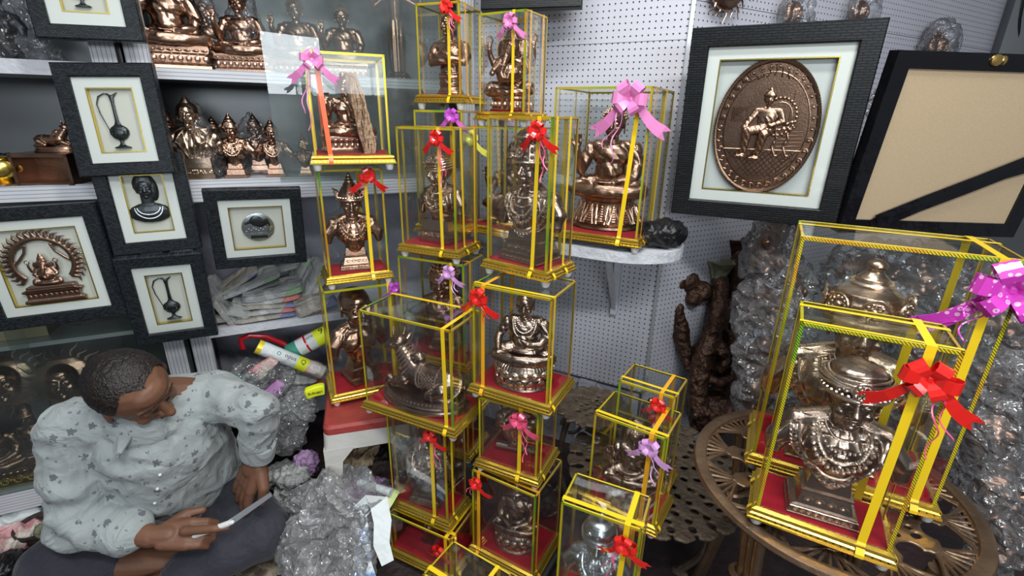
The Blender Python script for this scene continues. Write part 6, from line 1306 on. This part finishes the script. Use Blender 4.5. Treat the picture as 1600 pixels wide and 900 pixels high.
wrapped('wrapped_sculpture', 'plastic-wrapped copper piece beside the round table, lower right', [(1545, 690, 52, 80, 1.38), (1550, 780, 50, 70, 1.32), (1530, 600, 50, 60, 1.42), (1560, 850, 40, 60, 1.28)], seed=7)
wrapped('wrapped_sculpture', 'plastic-wrapped piece at the right photo edge', [(1600, 560, 50, 70, 1.5), (1610, 640, 45, 60, 1.45)], seed=9, shell='polythene_milky')
for px, py, r, lab in ((1240, 22, 30, 'spiky copper mask in clear plastic above the medallion frame, left one'), (1344, 20, 28, 'spiky copper mask in clear plastic above the medallion frame, right one'), (1462, 74, 34, 'spiky copper mask in clear plastic above the backwards frame')):
    pl = on_line(px, py, 1.335 - .05, .5317); dep = (pl.y)*.9416 - (pl.z - CAM_Z)*.337; rr = r*dep/750
    o = sun_face('sun_mask', lab, rr*.62, 'copper_dark', 22, True); o.location = pl; o.rotation_euler = (0, 0, PR_A)
    q = blob(MB().ell((0, -.01, 0), (rr*1.05, rr*.5, rr*1.05), 20).ell((0, 0, -rr*.9), (rr*.6, rr*.35, rr*.6)), rr*.07, 2, .5, lambda p, n: rr*.22*(1 - abs(noise.noise(p*28 + Vector((px, 0, 0))))*2.4)); link('polythene_wrap', q, 'polythene_thin', o)
o = sun_face('sun_mask', 'bare copper sun with wavy rays at the top edge of the pegboard corner', .075, 'copper', 20); pl = on_line(1138, -28, 1.335 - .03, .5317); o.location = pl; o.rotation_euler = (0, 0, PR_A)
wrapped('wrapped_sculpture', 'narrow plastic-wrapped copper strip between the two large right frames', [(1372, 170, 16, 40, 1.62), (1362, 220, 14, 36, 1.62), (1350, 270, 15, 34, 1.6)], seed=11)
MB_ = MB()
for k_ in range(3): MB_.tube([Vector((2.26 + .05*k_ + .03*math.sin(z*9 + k_), 2.44 - .03*k_, z)) for z in [1.2 + .1*i for i in range(14)]], .006, 6)
o = MB_.build('cable', 'black_tape'); tag(o, 'loose dark cables on the grey post at the top right', 'cable', kind='stuff')

# thin plastic over the bust in the case under the bull
pos, yaw = CS['N2'][0], CS['N2'][1]
o = link('polythene_wrap', blob(MB().ell((0, 0, .13), (.068, .038, .12), 22).ell((0, 0, .06), (.07, .04, .06), 18), .0045, 2, .5, lambda p, n: .010*(1 - abs(noise.noise(p*26))*2.4) - .006), 'polythene_thin'); tag(o, 'thin clear plastic wrapped around the bust below the bull case', 'plastic wrap'); inside('N2', o)

# ------------------------------------------------------------------ the seated man
man = empty('person', (-1.05, 1.2, 0), 0, 'person in pale floral-print shirt sitting cross-legged, scraping a clear strip with a knife', 'person')
MO = Vector((-1.05, 1.2, 0))
def wp(v): return Vector(v) - MO
ct = -ray(209, 606).normalized(); cr = (Vector((0, 0, 1)).cross(ct)).normalized(); cu = ct.cross(cr).normalized()
f = (cr*.56 - cu*.70 + ct*.42).normalized(); up = (cr*-.12 + cu*.45 + ct*.88); up = (up - f*up.dot(f)).normalized(); xl = (-f).cross(up)
HC = at(211, 610, 1.20) - MO; HH = .106
HM = Matrix(((xl.x, -f.x, up.x, HC.x), (xl.y, -f.y, up.y, HC.y), (xl.z, -f.z, up.z, HC.z), (0, 0, 0, 1))) @ S(HH)
nb_ = wp((-.985, 1.105, .62)); chest = wp((-1.01, 1.15, .47)); belly = wp((-1.05, 1.22, .30)); pel = wp((-1.09, 1.30, .15))
sR, sL = wp((-1.135, 1.055, .555)), wp((-.875, 1.21, .565)); eR, eL = wp(at(128, 812, 1.30)), wp(at(404, 640, 1.33))
wR, wL = wp(at(236, 838, 1.285)), wp(at(404, 714, 1.42))
hL, hR = wp((-1.00, 1.31, .14)), wp((-1.17, 1.27, .13)); kL, kR = wp(on_z(412, 832, .135)), wp((-1.30, 1.02, .115))
aL, aR = wp((-.985, .995, .07)), wp(on_z(268, 878, .075))
palmR = wp(at(300, 832, 1.30)); palmL = wp(on_z(385, 757, .30))
B = MB()
B.push(HM); head(B, neck=False); B.pop()
B.cap(HM @ Vector((0, .15, -.55)), .050, nb_, .056, 16)
B.chain([(pel, .145), (belly, .150), (chest, .140), (nb_, .06)], 20); B.cap(sR, .065, sL, .065, 16); B.chain([(nb_, .06), (sR, .055)]).chain([(nb_, .06), (sL, .055)])
B.chain([(sR, .056), (eR, .044), (wR, .029)], 14).chain([(sL, .056), (eL, .043), (wL, .029)], 14)
B.chain([(hL, .095), (kL, .058), (aL, .036)], 16).chain([(hR, .095), (kR, .058), (aR, .036)], 16)
for a_, b_ in ((aL, Vector((-.13, -.03, -.03))), (aR, Vector((.13, .01, -.035)))): B.chain([(a_, .038), (a_ + b_*.6, .033), (a_ + b_, .022)], 12)
hand(B, wL, palmL - wL, Vector((-.1, -.45, .9)), .19, .10, .17, thumb=1, n=10)
dR = palmR - wR; hand(B, wR + dR*.12, dR + Vector((0, 0, -.004)), ct + cu*.5, .165, .48, .03, thumb=1, n=10)
B.chain([(palmR + Vector((-.01, -.01, .015)), .013), (wp(at(335, 826, 1.285)), .011), (wp(at(356, 824, 1.295)), .0085)], 10)
link('body', blob(B, .0034, 3), 'skin', man)
# hair
B = MB().push(HM); B.ell((0, .15, .25), (.78, .89, .79), 24).ell((0, .42, -.15), (.62, .55, .55), 18).pop(); me = blob(B, .0034, 2, .5, lambda p, n: .0025*noise.noise(p*160)); HI = HM.inverted(); bm = bmesh.new(); bm.from_mesh(me)
bm.verts.ensure_lookup_table(); kill = []
for v_ in bm.verts:
    q = HI @ v_.co; line = -.50 + .55*min(abs(q.x), .42) + .03*math.sin(14*q.x)
    if (q.y < line and q.z < .90 + .5*abs(q.x)) or (q.y < -.12 and q.z < .26) or (q.z < -.02 and q.y < .10) or q.z < -.45: kill.append(v_)
bmesh.ops.delete(bm, geom=kill, context='VERTS'); bm.to_mesh(me); bm.free(); hm_ = M['hair']; link('hair', me, 'hair', man)
B = MB().push(HM)
for s in (-1, 1): B.chain([((s*.13, -.735, .29), .022), ((s*.28, -.745, .345), .028), ((s*.46, -.63, .27), .014)], 8)
B.pop().build('eyebrow', 'hair', man)
B = MB().push(HM)
for s in (-1, 1): B.tube([(s*(.13 + .07*i), -.725 + .018*i*i, .0 - .03*math.sin(i/4*PI)) for i in range(5)], .016, 6)
B.tube([(-.19 + .0475*i, -.745 - .05*math.sin(i/8*PI), -.445) for i in range(9)], .012, 6); B.pop().build('lash_line', 'eye_dark', man)
# shirt
B = MB(); B.chain([(pel + Vector((0, 0, .03)), .165), (belly, .172), (chest, .162), (nb_ - Vector((0, 0, .06)), .10)], 22); B.cap(sR, .078, sL, .078, 16); B.chain([(nb_ - Vector((0, 0, .03)), .072), (sR, .07)]).chain([(nb_ - Vector((0, 0, .03)), .072), (sL, .07)])
cufR = eR + (wR - eR)*.62; cufL = eL + (wL - eL)*.80
B.chain([(sR, .078), (sR + (eR - sR)*.5, .074), (eR, .068), (cufR, .054)], 16).chain([(sL, .076), (sL + (eL - sL)*.5, .058), (eL, .052), (cufL, .044)], 16)
def sdis(p, n):
    q = p*1.; a = noise.noise(q*5.5)*2.2
    w1 = math.sin(62*(q.z*.8 + q.x*.55) + a*2.2)*max(0, noise.noise(q*3.3 + Vector((3, 0, 0))) + .25)
    low = max(0, min(1, (.42 - q.z)/.2)); w2 = (abs(math.sin(34*(q.x*.9 - q.y*.35 + q.z*.35) + a*1.6)) - .5)*low
    return .0085*w1 + .012*w2 + .012*noise.noise(q*9) + .006*(1 - abs(noise.noise(q*19))*2)
sh_me = blob(B, .005, 2, .5, sdis); link('shirt', sh_me, 'shirt', man); sbv = bvh_of(sh_me)
for nm, cc, d_, r_ in (('cuff', cufR, wR - eR, .058), ('cuff', cufL, wL - eL, .047)):
    d_ = d_.normalized(); q = d_.to_track_quat('Z', 'Y').to_matrix().to_4x4(); q.translation = cc - d_*.03
    b_ = MB(); b_.push(q).rings([[((r_*s_ + .002*math.sin(3*t))*math.cos(t), (r_*s_ + .002*math.sin(3*t))*math.sin(t), z) for t in [2*PI*i/28 for i in range(28)]] for s_, z in ((.96, .0), (1.04, .004), (1.02, .045), (.96, .058), (.86, .058), (.86, .0))], closed=True).pop(); b_.build(nm, 'shirt', man)
# collar wings lying on the shirt
for s in (-1, 1):
    b_ = MB(); n0 = nb_ + Vector((0, 0, .0)); fwd = (f*1 + Vector((0, 0, .0))); fw = Vector((.45, -.85, -.25)).normalized(); side = (xl*s)
    tip = n0 + fw*.125 + side*.055 - Vector((0, 0, .015)); a1 = n0 + side*.062 + Vector((0, 0, .01)) - fw*.02; a2 = n0 + fw*.082 + side*.008 - Vector((0, 0, .02)); m1 = n0 + fw*.05 + side*.085 - Vector((0, 0, .03)); up_ = Vector((.1, -.2, .03))*.12
    P_ = [a1, a2, tip, m1]; P2 = [v_ + Vector((0, -.0035, .004)) for v_ in P_]
    b_.rings([[p_ for p_ in P_], P2]).build('collar', 'shirt', man, smooth=False)
b_ = MB()
for i in range(3):
    q = wp(at(250 - 4*i, 742 + 22*i, 1.0)); o0 = Vector((0, 0, CAM_Z)) - MO; dr = (q - o0).normalized(); hh = sbv.ray_cast(o0, dr)
    if hh[0] is not None: b_.ell(hh[0] - dr*.001, .0045, 10)
b_.build('button', 'handle_white', man)
# trousers
B = MB(); B.chain([(pel - Vector((0, 0, .0)), .155), (pel + Vector((0, 0, .06)), .14)], 18); B.chain([(hL, .115), ((hL + kL)/2, .098), (kL, .078), (kL + (aL - kL)*.5, .068), (kL + (aL - kL)*.80, .060)], 18).chain([(hR, .115), (kR, .080), (kR + (aR - kR)*.45, .062)], 18)
link('trousers', blob(B, .0055, 2, .5, lambda p, n: .006*noise.noise(p*8) + .003*math.sin(45*(p.x + p.y) + 4*noise.noise(p*5))), 'trouser', man)
# knife and strip
h0, h1 = at(262, 852, 1.30), at(357, 818, 1.288); c = empty('craft_knife', tuple(h0), 0, 'white-handled knife in the sitting person\'s right hand', 'knife'); b_ = MB(); d_ = h1 - h0; b_.chain([(Vector((0, 0, 0)), .007), (d_*.5, .008), (d_, .008), (d_*1.06, .006)], 12); b_.build('handle', 'handle_white', c)
e_ = at(424, 772, 1.36) - h0; side = (e_ - d_).cross(ct).normalized(); b_ = MB().strip([d_, d_ + (e_ - d_)*.5, e_], [.016, .015, .012], side, .0016); b_.build('blade', 'steel', c, smooth=False)
g0, g1 = at(352, 806, 1.375), at(424, 779, 1.40); o = MB().strip([g0, (g0 + g1)/2, g1], [.03, .03, .026], (g1 - g0).cross(ct), .002).build('clear_strip', 'glass', smooth=False); tag(o, 'clear glass strip lying across the sitting person\'s thigh', 'glass strip')
# ------------------------------------------------------------------ light
def area(name, loc, rot, sx_, sy_, power, col=(1, 1, 1)):
    d = bpy.data.lights.new(name, 'AREA'); d.shape = 'RECTANGLE'; d.size = sx_; d.size_y = sy_; d.energy = power; d.color = col
    o = bpy.data.objects.new(name, d); COL.objects.link(o); o.location = loc; o.rotation_euler = [R(a) for a in rot]; return o
area('ceiling_tube_and_fill', (.20, .75, 2.58), (0, 0, -20), 1.3, .14, 24, (1, .99, .97))
area('ceiling_tube_and_fill', (.55, -.55, 2.56), (18, 0, -12), 1.3, .16, 36, (.98, .99, 1))  # added fill lamp behind the camera, brightens the fronts and case interiors
area('ceiling_tube_and_fill', (-.8, .1, 2.58), (0, 0, 10), 1.2, .12, 5, (.94, .97, 1))
area('shopfront_daylight', (.55, -2.6, 1.85), (88, 0, 6), 2.4, .62, 50, (.88, .94, 1))
w = bpy.data.worlds.new('world'); sc.world = w; w.use_nodes = True
w.node_tree.nodes['Background'].inputs[0].default_value = (.50, .53, .58, 1); w.node_tree.nodes['Background'].inputs[1].default_value = .30
sc.view_settings.view_transform = 'Standard'; sc.view_settings.look = 'None'; sc.view_settings.gamma = 1; sc.view_settings.use_curve_mapping = False
sc.view_settings.exposure = .12
sc.cycles.transparent_max_bounces = 40; sc.cycles.max_bounces = 7; sc.cycles.glossy_bounces = 4; sc.cycles.diffuse_bounces = 3; sc.cycles.caustics_reflective = False; sc.cycles.caustics_refractive = False
sc.cycles.sample_clamp_indirect = 6
